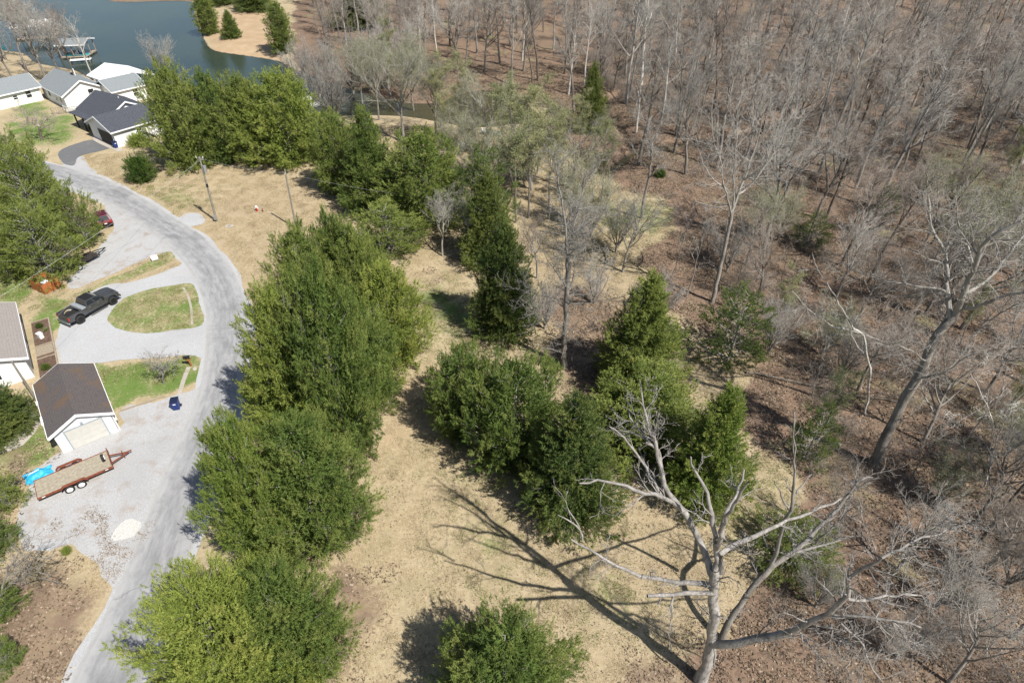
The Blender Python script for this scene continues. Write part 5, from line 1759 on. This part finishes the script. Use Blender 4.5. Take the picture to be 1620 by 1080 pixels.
q = PB(); q.box(-1.32, -.83, -.95, .95, 1.12, 1.46); q.build('tool_box', M['silver'], tk, bevel=.03)
q = PB(); q.box(-3.08, -2.93, -.95, .95, .55, .72); q.build('rear_bumper', M['chrome'], tk, bevel=.03)
q = PB(); q.box(2.88, 3.02, -.95, .95, .5, .72); q.build('front_bumper', PT, tk, bevel=.04)
q = PB(); q.box(2.86, 2.93, -.5, .5, .78, 1.12); q.build('grille', M['black'], tk, bevel=.01)
for s in (-1, 1):
    q = PB(); q.box(2.78, 2.9, min(s * .56, s * .92), max(s * .56, s * .92), .86, 1.1); q.build('headlight', M['chrome'], tk, bevel=.02)
    q = PB(); q.box(-2.95, -2.84, min(s * .85, s * .985), max(s * .85, s * .985), .9, 1.28); q.build('tail_lamp', M['tail_red'], tk, bevel=.01)
    q = PB(); q.box(.98, 1.12, min(s * .98, s * 1.22), max(s * .98, s * 1.22), 1.4, 1.62); q.build('mirror', M['black'], tk, bevel=.03)
    q = PB(); q.box(-.65, 1.3, min(s * .93, s * 1.06), max(s * .93, s * 1.06), .45, .52); q.build('step_bar', M['black'], tk, bevel=.02)
    for x in (.35, -.6):
        q = PB(); q.box(x, x + .2, min(s * .965, s * 1.0), max(s * .965, s * 1.0), 1.18, 1.23); q.build('door_handle', M['chrome'], tk)
    for x in (-1.85, 2.0):
        wheel(tk, x, s * .89, .45, .45, .32, M['black'], .6)
# --- red car
rc = empty('parked_car', (-54.35, 75.7, .03), math.radians(130), 'dark red hatchback parked under the loose cedar beside the lane', 'car')
p = PB(); poly = [(-2.15, .35)] + arch(-1.3, .4, .35, rev=True) + arch(1.35, .4, .35, rev=True) + [(2.2, .38), (2.22, .62), (2.05, .82), (1.0, .98), (-2.0, 1.0), (-2.2, .8)]
p.prism(poly, 'y', -.88, .88); p.build('body', M['red_paint'], rc, bevel=.07, seg=3)
greenhouse(rc, -1.95, 1.1, -1.45, .3, .98, 1.55, .84, .62, M['red_paint'])
for s in (-1, 1):
    q = PB(); q.box(-2.2, -2.05, min(s * .55, s * .86), max(s * .55, s * .86), .7, .9); q.build('tail_lamp', M['tail_red'], rc, bevel=.02)
    q = PB(); q.box(2.0, 2.18, min(s * .5, s * .8), max(s * .5, s * .8), .6, .75); q.build('headlight', M['chrome'], rc, bevel=.02)
    for x in (-1.3, 1.35): wheel(rc, x, s * .8, .34, .34, .22, M['steel'])
q = PB(); q.box(-2.26, -2.14, -.8, .8, .36, .58); q.build('rear_bumper', M['black'], rc, bevel=.03)
q = PB(); q.box(-2.235, -2.2, -.16, .16, .64, .75); q.build('number_plate', M['white_rim'], rc)

# --- flatbed trailer
tr = empty('flatbed_trailer', (-36.2, 30.25, .025), math.radians(37.4), 'rusty flatbed trailer with grey plank deck and white wheels on the gravel lot', 'trailer')
TL, TW, TZ = 5.3, 2.05, .58
for i in range(11):
    w0 = TW / 11
    q = PB(); q.box(.05, TL - .06, i * w0 + .008, (i + 1) * w0 - .008, TZ, TZ + .045 + random.uniform(-.004, .004)); q.build('plank', M['deck_wood'], tr)
for y0_, y1_ in ((-.06, 0), (TW, TW + .06)):
    q = PB(); q.box(0, TL, y0_, y1_, TZ - .1, TZ + .07); q.build('side_rail', M['rust'], tr)
q = PB(); q.box(TL - .06, TL, 0, TW, TZ - .1, TZ + .4); q.build('front_rail', M['rust'], tr)
q = PB(); q.box(-.002, .05, 0, TW, TZ - .1, TZ + .04); q.build('rear_rail', M['rust'], tr)
for x in (.6, 1.5, 2.5, 3.5, 4.5):
    q = PB(); q.box(x, x + .06, 0, TW, TZ - .09, TZ - .003); q.build('cross_beam', M['rust'], tr)
for s, y in ((-1, -.06), (1, TW + .06)):
    q = PB()
    pts = [(1.55, .62), (1.78, .84), (3.22, .84), (3.45, .62), (3.41, .60), (3.2, .8), (1.8, .8), (1.59, .60)]
    q.prism(pts, 'y', y if s > 0 else y - .26, y + .26 if s > 0 else y)
    q.build('fender', M['rust'], tr)
    for x in (2.08, 2.9):
        wheel(tr, x, y + s * .13, .34, .34, .2, M['white_rim'], .66)
q = PB(); q.beam((TL, .55, TZ - .08), (TL + 1.3, TW / 2, TZ - .1), .07, .1); q.build('tongue', M['rust'], tr)
q = PB(); q.beam((TL, TW - .55, TZ - .08), (TL + 1.3, TW / 2, TZ - .1), .07, .1); q.build('tongue', M['rust'], tr)
q = PB(); q.beam((TL + 1.15, TW / 2, TZ - .04), (TL + 1.55, TW / 2, TZ - .04), .09, .07); q.build('coupler', M['rust'], tr)
q = PB(); q.cyl((TL + .9, TW / 2, -.02), (TL + .9, TW / 2, TZ + .3), .035, n=8); q.build('jack', M['rust'], tr)
for x in (.3, 4.7):
    q = PB(); q.box(x, x + .22, -.068, -.062, TZ - .05, TZ + .03); q.build('reflector', M['white_rim'], tr)
sp = wheel(tr, 4.85, 1.05, TZ + .36, .33, .2, M['white_rim'], .66)
sp.rotation_euler = (0, 0, math.pi / 2); sp.name = 'spare_wheel'
# --- black open trailer under the cedars
A = Vector((*flat(100, 440), 0)); B = Vector((*flat(178, 399), 0))
bt = empty('open_trailer', (A.x, A.y, .02), ang(B.x - A.x, B.y - A.y), 'black open frame trailer with one white wheel in the shade of the cedars', 'trailer')
L_ = (B - A).length - 1.5
for y in (0, 1.7):
    for z in (.5, .95):
        q = PB(); q.beam((0, y, z), (L_, y, z), .06, .06); q.build('rail', M['black'], bt)
    for i in range(7):
        q = PB(); q.beam((i * L_ / 6, y, .5), (i * L_ / 6, y, .95), .05, .05); q.build('stake', M['black'], bt)
for i in range(6):
    q = PB(); q.box(0.05, L_ - .05, .08 + i * .27, .3 + i * .27, .5, .54); q.build('plank', M['wood_dark'], bt)
for y in (.3, 1.4):
    q = PB(); q.beam((L_, y, .5), (L_ + 1.4, .85, .5), .07, .09); q.build('tongue', M['black'], bt)
for y in (-.16, 1.86): wheel(bt, L_ * .42, y, .32, .32, .18, M['white_rim'], .62)
# --- orange enclosure
en = empty('wooden_enclosure', (*flat(73, 466), 0), math.radians(62), 'open-topped orange wooden enclosure beside the cedar at the left', 'enclosure')
def boards(x0, y0, x1, y1, n, h):
    for i in range(n):
        a0, a1 = i / n, (i + 1) / n - .012
        q = PB(); q.beam((x0 + (x1 - x0) * (a0 + a1) / 2, y0 + (y1 - y0) * (a0 + a1) / 2, .03), (x0 + (x1 - x0) * (a0 + a1) / 2, y0 + (y1 - y0) * (a0 + a1) / 2, h + random.uniform(-.01, .01)), *( (abs(x1 - x0) / n * .96, .03) if abs(x1 - x0) > .1 else (.03, abs(y1 - y0) / n * .96)))
        q.build('board', M['wood_orange'], en)
boards(0, 0, 1.9, 0, 11, 1.25); boards(0, 2.5, 1.9, 2.5, 11, 1.25)
def boards_y(x, n, h):
    for i in range(n):
        q = PB(); q.box(x - .015, x + .015, .03 + i * 2.44 / n, .03 + (i + .96) * 2.44 / n, .03, h + random.uniform(-.01, .01)); q.build('board', M['wood_orange'], en)
boards_y(-.02, 14, 1.25); boards_y(1.92, 14, 1.25)
for x in (0.05, 1.85):
    for y in (.06, 2.44):
        q = PB(); q.box(x - .045, x + .045, y - .045, y + .045, 0, 1.2); q.build('post', M['wood_orange'], en)
tank = empty('white_tank', (*flat(71, 456, .0), .0), 0, 'white round tank inside the orange wooden enclosure', 'tank')
tank.location = (en.location.x + math.cos(math.radians(62)) * .95 - math.sin(math.radians(62)) * 1.2, en.location.y + math.sin(math.radians(62)) * .95 + math.cos(math.radians(62)) * 1.2, 0)
p = PB(); p.cyl((0, 0, 0), (0, 0, .85), .42, .42, 16); p.cyl((0, 0, .85), (0, 0, 1.02), .42, .16, 16); p.build('body', M['white_rim'], tank, smooth=False)
p = PB(); p.cyl((0, 0, 1.02), (0, 0, 1.12), .1, n=10); p.build('cap', M['grey_trim'], tank)
# --- bins
def bin_(name, label, loc, rz):
    r = empty(name, loc, rz, label, 'bin')
    V = [(-.26, -.28, .08), (.26, -.28, .08), (.26, .28, .08), (-.26, .28, .08), (-.31, -.36, 1.0), (.31, -.36, 1.0), (.31, .36, 1.0), (-.31, .36, 1.0)]
    p = PB(); p.add(V, [(0, 3, 2, 1), (4, 5, 6, 7), (0, 1, 5, 4), (1, 2, 6, 5), (2, 3, 7, 6), (3, 0, 4, 7)]); p.build('body', M['blue_bin'], r, bevel=.03)
    p = PB(); p.prism([(-.38, 1.0), (.42, 1.0), (.42, 1.05), (.0, 1.12), (-.38, 1.06)], 'x', -.33, .33); p.build('lid', M['navy_lid'], r, bevel=.015)
    p = PB(); p.cyl((-.25, .44, 1.0), (.25, .44, 1.0), .02, n=8); p.build('handle', M['navy_lid'], r)
    p = PB(); p.box(-.12, .12, -.345, -.325, .72, .84); p.build('sticker', M['white_rim'], r)
    for x in (-.3, .3):
        p = PB(); p.cyl((x - .03, .28, .13), (x + .03, .28, .13), .13, n=14); p.build('wheel', M['rubber'], r)
    return r
bin_('wheelie_bin', 'blue wheelie bin standing at the edge of the gravel lot near the lane', (*flat(281, 646), .02), .25)
bin_('wheelie_bin', 'blue wheelie bin beside the dark garage door of the charcoal roofed house', (*flat(184, 234), .03), .9)
# --- mailbox
mb = empty('mailbox', (*flat(303, 579), 0), .2, 'black mailbox on a wooden post at the lawn corner by the lane', 'mailbox')
p = PB(); p.box(-.05, .05, -.05, .05, 0, 1.05); p.build('post', M['wood_orange'], mb)
p = PB(); p.beam((-.4, 0, 1.0), (.25, 0, 1.0), .09, .09); p.build('arm', M['wood_orange'], mb)
p = PB(); p.beam((-.3, 0, .97), (0, 0, .6), .07, .07); p.build('brace', M['wood_orange'], mb)
p = PB(); p.prism([(-.13, 1.05), (.13, 1.05), (.13, 1.2), (.09, 1.27), (0, 1.3), (-.09, 1.27), (-.13, 1.2)], 'x', -.42, .2); p.build('box', M['black'], mb)
p = PB(); p.box(.201, .205, -.09, .09, 1.09, 1.2); p.build('door', M['white_rim'], mb)
sheet('sand_patch', np.array([flat(303 + 4 * math.cos(a), 582 + 3 * math.sin(a)) for a in np.linspace(0, 6.28, 9)[:-1]]) + [.4, -.15], .012, M['concrete'], .03, 21)
# --- tarp heap
def tarp():
    g = np.random.default_rng(4)
    r = empty('blue_tarp', (*flat(62, 752), .02), .6, 'crumpled bright blue tarp heaped behind the flatbed trailer', 'tarp')
    n = 26
    u = np.linspace(-1, 1, n)
    X, Y = np.meshgrid(u, u)
    ph = g.uniform(0, 6.28, 8)
    Z = .45 * np.exp(-(X ** 2 + Y ** 2) * 1.3) + .07 * np.sin(6 * X + 3 * Y + ph[0]) + .06 * np.sin(9 * Y - 4 * X + ph[1]) + .04 * np.sin(15 * X + ph[2]) * np.sin(13 * Y + ph[3])
    ed = np.maximum(np.abs(X), np.abs(Y))
    Z = np.clip(Z * (1 - ed ** 6) + .02, .015, None)
    k = 1 +   .10 * np.sin(2 * np.arctan2(Y, X) + ph[4]) + .05 * np.sin(7 * np.arctan2(Y, X) + ph[5])
    V = np.column_stack([(X * k * 1.0).ravel(), (Y * k * .72).ravel(), Z.ravel()])
    i = np.arange(n - 1)[:, None] * n
    j = np.arange(n - 1)[None]
    F = np.stack([i + j, i + j + 1, i + n + j + 1, i + n + j], -1).reshape(-1, 4)
    link('sheet', np_mesh('tarp', V, [F], M['tarp'], smooth=True), r)
    q = PB(); q.beam((-.75, .15, .33), (.2, .1, .5), .1, .03); q.build('white_strap', M['white_rim'], r)
tarp()
# --- utility poles and lines
def pole(label, base, H, lean, r=.15):
    b = at(*base)
    o = empty('utility_pole', b, 0, label, 'pole')
    o.rotation_euler = lean
    p = PB(); p.cyl((0, 0, -.4), (0, 0, H), r, r * .68, 12); p.build('shaft', M['wood_grey'], o, smooth=False)
    return o
p1 = pole('utility pole with a transformer can beside the lane', (343, 350), 8.9, (0, .045, 0))
q = PB(); q.cyl((.32, -.05, 6.9), (.32, -.05, 7.8), .2, n=14); q.build('transformer', M['steel'], p1)
q = PB(); q.beam((-.05, -.02, 8.6), (.5, -.02, 8.6), .07, .09); q.build('bracket', M['steel'], p1)
q = PB(); q.beam((-.45, 0, 8.75), (.45, 0, 8.75), .06, .08); q.build('crossarm', M['wood_grey'], p1)
for x in (-.42, .42):
    q = PB(); q.cyl((x, 0, 8.78), (x, 0, 9.0), .045, n=8); q.build('insulator', M['white_rim'], p1)
q = PB(); q.cyl((0, 0, 4.9), (0, 0, 5.35), .142, n=12); q.build('band', M['black'], p1)
q = PB(); q.box(-.2, .2, -.26, -.13, .3, .95); q.build('meter_box', M['steel'], p1, bevel=.02)
p2 = pole('plain grey utility pole without hardware on the dry lawn', (469, 362), 8.2, (0, .035, 0), .13)
q = PB(); q.cyl((-.02, -.14, 7.6), (-.02, -.14, 7.75), .04, n=8); q.build('insulator', M['white_rim'], p2)
p3 = pole('weathered post between the left house and the brown roofed garage', (58, 633), 4.6, (0, 0, 0), .11)
def wire(label, a, b, sag, r=.011):
    a, b = Vector(a), Vector(b)
    P = np.array([a.lerp(b, i / 30) - Vector((0, 0, sag * 4 * (i / 30) * (1 - i / 30))) for i in range(31)])
    t = Tubes(); t.tube(P - P[0], np.full(31, r), 5)
    o = link('power_line', t.mesh('wire', M['steel']))
    o.location = P[0]
    tag(o, label, 'power line')
t1 = Vector((p1.location.x + .40, p1.location.y, 8.75)); t2 = Vector((p2.location.x + .27, p2.location.y, 7.7))
wire('overhead wire between the transformer pole and the plain pole', t1, t2, .35)
wire('overhead wire from the plain pole into the cedar trio', t2, onY(735, 318, 72), .5)
wire('overhead wire from the transformer pole down to the left edge', t1 + Vector((-.1, 0, -.3)), onY(-40, 494, 52), .4)
wire('higher overhead wire from the transformer pole towards the brown roofed garage', t1 + Vector((-.1, 0, -.05)), Vector((p3.location.x, p3.location.y, 4.6)), .5)
# --- small yard things
hy = empty('hydrant', (*flat(407, 334), 0), 0, 'small white and red hydrant in the middle of the dry lawn', 'hydrant')
p = PB(); p.cyl((0, 0, 0), (0, 0, .6), .13, n=12); p.build('barrel', M['paint_red'], hy)
p = PB(); p.cyl((0, 0, .6), (0, 0, .8), .19, .08, 12); p.build('bonnet', M['white_rim'], hy)
p = PB(); p.cyl((-.25, 0, .42), (.25, 0, .42), .07, n=8); p.build('outlet', M['white_rim'], hy)
vp = empty('standpipe', (*flat(416, 335), 0), 0, 'thin brown standpipe beside the small hydrant', 'pipe')
p = PB(); p.cyl((0, 0, 0), (0, 0, .6), .06, n=8); p.build('pipe', M['rust'], vp)
p = PB(); p.cyl((-.02, 0, .6), (.16, 0, .6), .05, n=8); p.build('tap', M['grey_trim'], vp)
ml = empty('meter_lid', (*flat(363, 358), .01), .3, 'flat pale concrete meter lid on the lawn near the transformer pole', 'lid')
p = PB(); p.box(-.5, .5, -.32, .32, 0, .06); p.build('slab', M['concrete'], ml, bevel=.01)
p = PB(); p.box(-.18, .18, -.15, .15, .062, .085); p.build('cover', M['steel'], ml)
dr = empty('white_drum', (*flat(246, 412), .0), math.radians(-60), 'white drum lying on its side on the grass strip between the drives', 'drum')
p = PB(); n = 16
for (r0, r1, y0, y1) in ((.36, .36, -.35, .35),):
    V = [(r_ * math.cos(6.2832 * i / n), y_, .36 + r_ * math.sin(6.2832 * i / n)) for y_, r_ in ((-.35, .36), (.35, .36), (.35, .31), (-.25, .31)) for i in range(n)]
    F = [(j * n + i, j * n + (i + 1) % n, (j + 1) * n + (i + 1) % n, (j + 1) * n + i) for j in range(3) for i in range(n)] + [tuple(range(n))]
    p.add(V, F)
p.build('shell', M['white_rim'], dr)
p = PB(); p.cyl((0, -.24, .36), (0, -.22, .36), .31, n=16); p.build('inner_end', M['black'], dr)
# planting bed, steps and white box by the left house
X0 = Vector((*flat(48, 512), 0)); X1 = Vector((*flat(64, 610), 0))
d_ = (X1 - X0); a_ = ang(d_.x, d_.y); L_ = d_.length
bd = empty('planting_bed', (X0.x, X0.y, 0), a_, 'timber edged planting bed along the wall of the left house', 'planting bed')
p = PB(); p.box(.08, L_ - .08, .08, 1.62, .0, .06); p.build('soil', M['soil_bed'], bd)
for (x0, x1, y0, y1) in ((0, L_, 1.62, 1.76), (0, .08, .08, 1.6), (L_ - .08, L_, .08, 1.6), (L_ * .42, L_ * .42 + .1, .08, 1.6), (L_ * .62, L_ * .62 + .1, .08, 1.6)):
    p = PB(); p.box(x0, x1, y0, y1, 0, .16); p.build('edging_board', M['wood'], bd)
for i in range(7):
    p = PB(); p.box(L_ * .44 + i * .24, L_ * .44 + i * .24 + .21, .1, 1.58, .07, .12); p.build('step_board', M['wood'], bd)
tn = Vector((-math.sin(a_), math.cos(a_), 0)); tx = Vector((math.cos(a_), math.sin(a_), 0))
wb = empty('white_box', X0 + tx * (L_ * .30) + tn * .75 + Vector((0, 0, .06)), a_ + .5, 'small white box standing in the planting bed by the left house', 'box')
p = PB(); p.box(-.25, .25, -.2, .2, 0, .55); p.build('body', M['white_rim'], wb, bevel=.02)
p = PB(); p.box(-.28, .28, -.23, .23, .552, .6); p.build('lid', M['white_rim'], wb, bevel=.015)
mt = empty('door_mat', (*flat(77, 553), .028), a_, 'dark door mat on the concrete walk', 'mat')
p = PB(); p.box(-.45, .45, -.28, .28, 0, .02); p.build('mat', M['black'], mt, bevel=.006)
for i, (fx, fy, s) in enumerate(((.12, .8, .8), (.2, 1.2, .6), (.8, .7, .9), (.88, 1.1, .6))):
    b = X0 + tx * (L_ * fx) + tn * fy
    o = empty('garden_plant', (b.x, b.y, .05), i, ['tan ornamental grass at the upper end of the planting bed', 'low green plant beside the tan grass in the planting bed', 'tan dried plant at the lower end of the planting bed', 'small plant at the lower corner of the planting bed'][i], 'plant')
    o.scale = (.22 * s, .22 * s, .25 * s)
    link('trunk', SHR[i % 2]['trunk'], o); link('crown', SHR[i % 2]['crown'], o)
railing('deck_railing', 'dark wooden walk railing at the left edge below the white gable', (*flat(-20, 700), .0), (*flat(56, 648), 0), 1.0, 14, M['wood_dark'])
railing('deck_railing', 'second dark wooden railing on the far side of the left walk', (*flat(-20, 676), .0), (*flat(50, 632), 0), 1.0, 14, M['wood'])
te = empty('timber_edging', (*flat(190, 651), .0), 0, 'dark timber edging between the lawn and the gravel lot', 'edging')
e0, e1 = Vector((*flat(190, 651), 0)), Vector((*flat(262, 627), 0))
for i in range(3):
    a, b = e0.lerp(e1, i / 3) - e0, e0.lerp(e1, (i + .97) / 3) - e0
    q = PB(); q.beam((a.x, a.y, .06), (b.x, b.y, .06), .14, .14); q.build('timber', M['wood'], te)
# brick strip beside the mailbox lawn
bs = empty('brick_edging', (*flat(284, 623), 0), 0, 'curved strip of tan bricks across the lawn below the mailbox', 'edging')
bl = smooth_loop(W([(284, 623), (289, 606), (295, 590), (299, 580)]), False, .23)
bme = None
for i, q in enumerate(bl[:-1]):
    t = bl[i + 1] - q
    o = PB(); o.box(-.1, .1, -.2, .2, 0, .05)
    if bme is None:
        b0 = o.build('brick', M['concrete'], bs, bevel=.01); bme = b0.data; ob = b0
    else:
        ob = link('brick', bme, bs)
    ob.location = (q[0] - bs.location.x, q[1] - bs.location.y, 0); ob.rotation_euler = (0, 0, ang(t[0], t[1]) + random.gauss(0, .05))
# a strip of bricks inside the loop lawn
bs2 = empty('brick_edging', (*flat(304, 513), .03), 0, 'narrow brick strip at the lane end of the loop lawn', 'edging')
bl = smooth_loop(W([(304, 513), (303, 490), (298, 470), (290, 455)]), False, .3)
for i, q in enumerate(bl[:-1]):
    t = bl[i + 1] - q
    ob = link('brick', bme, bs2)
    ob.location = (q[0] - bs2.location.x, q[1] - bs2.location.y, 0); ob.rotation_euler = (0, 0, ang(t[0], t[1]) + random.gauss(0, .08)); ob.scale = (1, .6, 1)

# ------------------------------------------------------------------ ground litter and grass (uncountable)
def mat_blades(name, stops):
    t = NT(name)
    col = t.ramp(t.attr('tint'), stops)
    pos = t.coord()
    col = t.mix(t.map(t.noise(.35, pos, 4), .35, .7, 0, .5), col, t.mix(.5, col, (.30, .24, .14)))
    return t.done(col, .9, 0, .1)
M['dry_blades'] = mat_blades('dry_grass_blades', [(0, (.20, .155, .085)), (.35, (.36, .29, .175)), (.7, (.47, .385, .25)), (1, (.55, .46, .32))])
M['green_blades'] = mat_blades('green_grass_blades', [(0, (.06, .10, .022)), (.5, (.12, .17, .04)), (.8, (.22, .23, .08)), (1, (.38, .32, .17))])
M['leaves'] = mat_blades('fallen_leaves', [(0, (.06, .042, .03)), (.4, (.165, .118, .085)), (.75, (.265, .198, .148)), (1, (.42, .36, .29))])
def blade_patch(seed, n, R, L, up, mat):
    g = np.random.default_rng(seed)
    a, r = g.uniform(0, 6.283, n), R * np.sqrt(g.uniform(0, 1, n))
    P = np.column_stack([r * np.cos(a), r * np.sin(a), np.full(n, .0)])
    D = np.column_stack([g.normal(size=n), g.normal(size=n), g.uniform(.1, up, n)])
    return leaf_mesh(g, P, D, L, .022, M[mat], 'blades', g.uniform(0, 1, n))
def leaf_patch(seed, n, R, k=1.0):
    g = np.random.default_rng(seed)
    a, r = g.uniform(0, 6.283, n), R * np.sqrt(g.uniform(0, 1, n))
    c = np.column_stack([r * np.cos(a), r * np.sin(a), g.uniform(.01, .06, n)])
    d = g.normal(size=(n, 3)) * [1, 1, .35]; d /= np.linalg.norm(d, axis=1, keepdims=True)
    e = np.cross(d, g.normal(size=(n, 3)) * [.4, .4, 1]); e /= np.linalg.norm(e, axis=1, keepdims=True)
    s = g.uniform(.05, .11, n)[:, None] * k
    V = np.stack([c - d * s, c + e * s * .55, c + d * s, c - e * s * .55], 1).reshape(-1, 3)
    return np_mesh('leaves', V, [np.arange(4 * n).reshape(-1, 4)], M['leaves'], attrs={'tint': np.repeat(g.uniform(0, 1, n), 4)})
def spread_points(n, x0, x1, y0, y1, seed):
    g = np.random.default_rng(seed)
    P = np.column_stack([g.uniform(x0, x1, n), g.uniform(y0, y1, n)])
    px = 810 + FPX * P[:, 0] / (P[:, 1] * CP + CAM_H * SP)
    return P[(px > -40) & (px < 1660)], g
HOUSE_SPOTS = [(-35.5, 39.5, 5), (-50, 48, 7.5), (-66, 108, 9)]
P, g = spread_points(26000, -70, 45, 14, 112, 5)
ok = np.ones(len(P), bool)
for pl in NOGROW:
    ok &= sd_poly(P, pl) > .25
ok &= d_line(P, ROAD_C[::3]) > 2.75
for hx, hy_, hr in HOUSE_SPOTS:
    ok &= np.hypot(P[:, 0] - hx, P[:, 1] - hy_) > hr
ok &= sd_poly(P, LAKE) > 1.5
zz = np.zeros(len(P))
inl = np.zeros(len(P), bool)
for pl in LAWNS:
    i_ = sd_poly(P, pl) < -.3
    inl |= i_
zz[inl] = .03
ok |= inl
P, zz, inl = P[ok], zz[ok], inl[ok]
lit, grn = zone_weight(P, 'litter'), zone_weight(P, 'green')
grn[inl] = .5
u = g.uniform(0, 1, len(P))
Z = np.where(inl, .03, terrain(P))
P3 = np.column_stack([P, Z])
dry = (lit < .5)
gsel = grn * 1.15 > u
scatter('dry_grass', P3[dry], g.uniform(0, 6.28, dry.sum()), g.uniform(.8, 1.3, dry.sum()),
        [blade_patch(1, 110, .55, .17, .9, 'dry_blades'), blade_patch(2, 90, .6, .11, .5, 'dry_blades'), blade_patch(3, 100, .5, .14, 1.1, 'green_blades')], None,
        'matted dry and green grass of the field and lawns', 'grass', pick=np.where(gsel[dry], 2, (u[dry] * 977 % 1 > .5).astype(int)))
Q, g = spread_points(34000, -45, 130, 12, 150, 6)
lw = zone_weight(Q, 'litter')
okq = (lw > g.uniform(.15, .75, len(Q))) & (sd_poly(Q, LAKE) > 1.0) & (d_line(Q, ROAD_C[::3]) > 2.8)
near_field = (~okq) & (Q[:, 1] < 45) & (Q[:, 0] > -15) & (g.uniform(0, 1, len(Q)) < .22) & (sd_poly(Q, LAKE) > 2)
sel = okq | near_field
for pl in NOGROW:
    sel &= sd_poly(Q, pl) > .1
Q = Q[sel]
nf = near_field[sel]
pk = np.where(nf, 2, g.integers(0, 2, len(Q)))
gl = np.random.default_rng(9)
for ln in ([(120, 846), (128, 830), (150, 816), (168, 822)], [(160, 838), (168, 850), (178, 872), (196, 868)], [(84, 828), (90, 838)], [(150, 890), (175, 905), (200, 880)], [(225, 850), (238, 830)]):
    L_ = smooth_loop(W(ln), False, .3)
    L_ = np.repeat(L_, 2, 0) + gl.normal(size=(len(L_) * 2, 2)) * .22
    Q = np.concatenate([Q, L_]); pk = np.concatenate([pk, np.full(len(L_), 3)])
scatter('leaf_litter', np.column_stack([Q, terrain(Q) + np.where(pk == 3, .02, 0)]), g.uniform(0, 6.28, len(Q)), g.uniform(.8, 1.4, len(Q)), [leaf_patch(1, 46, .62), leaf_patch(2, 40, .62), leaf_patch(3, 26, 1.3, .62), leaf_patch(4, 40, .4, .45)], None, pick=pk,
        label='brown fallen leaves covering the woodland floor', cat='leaf litter')
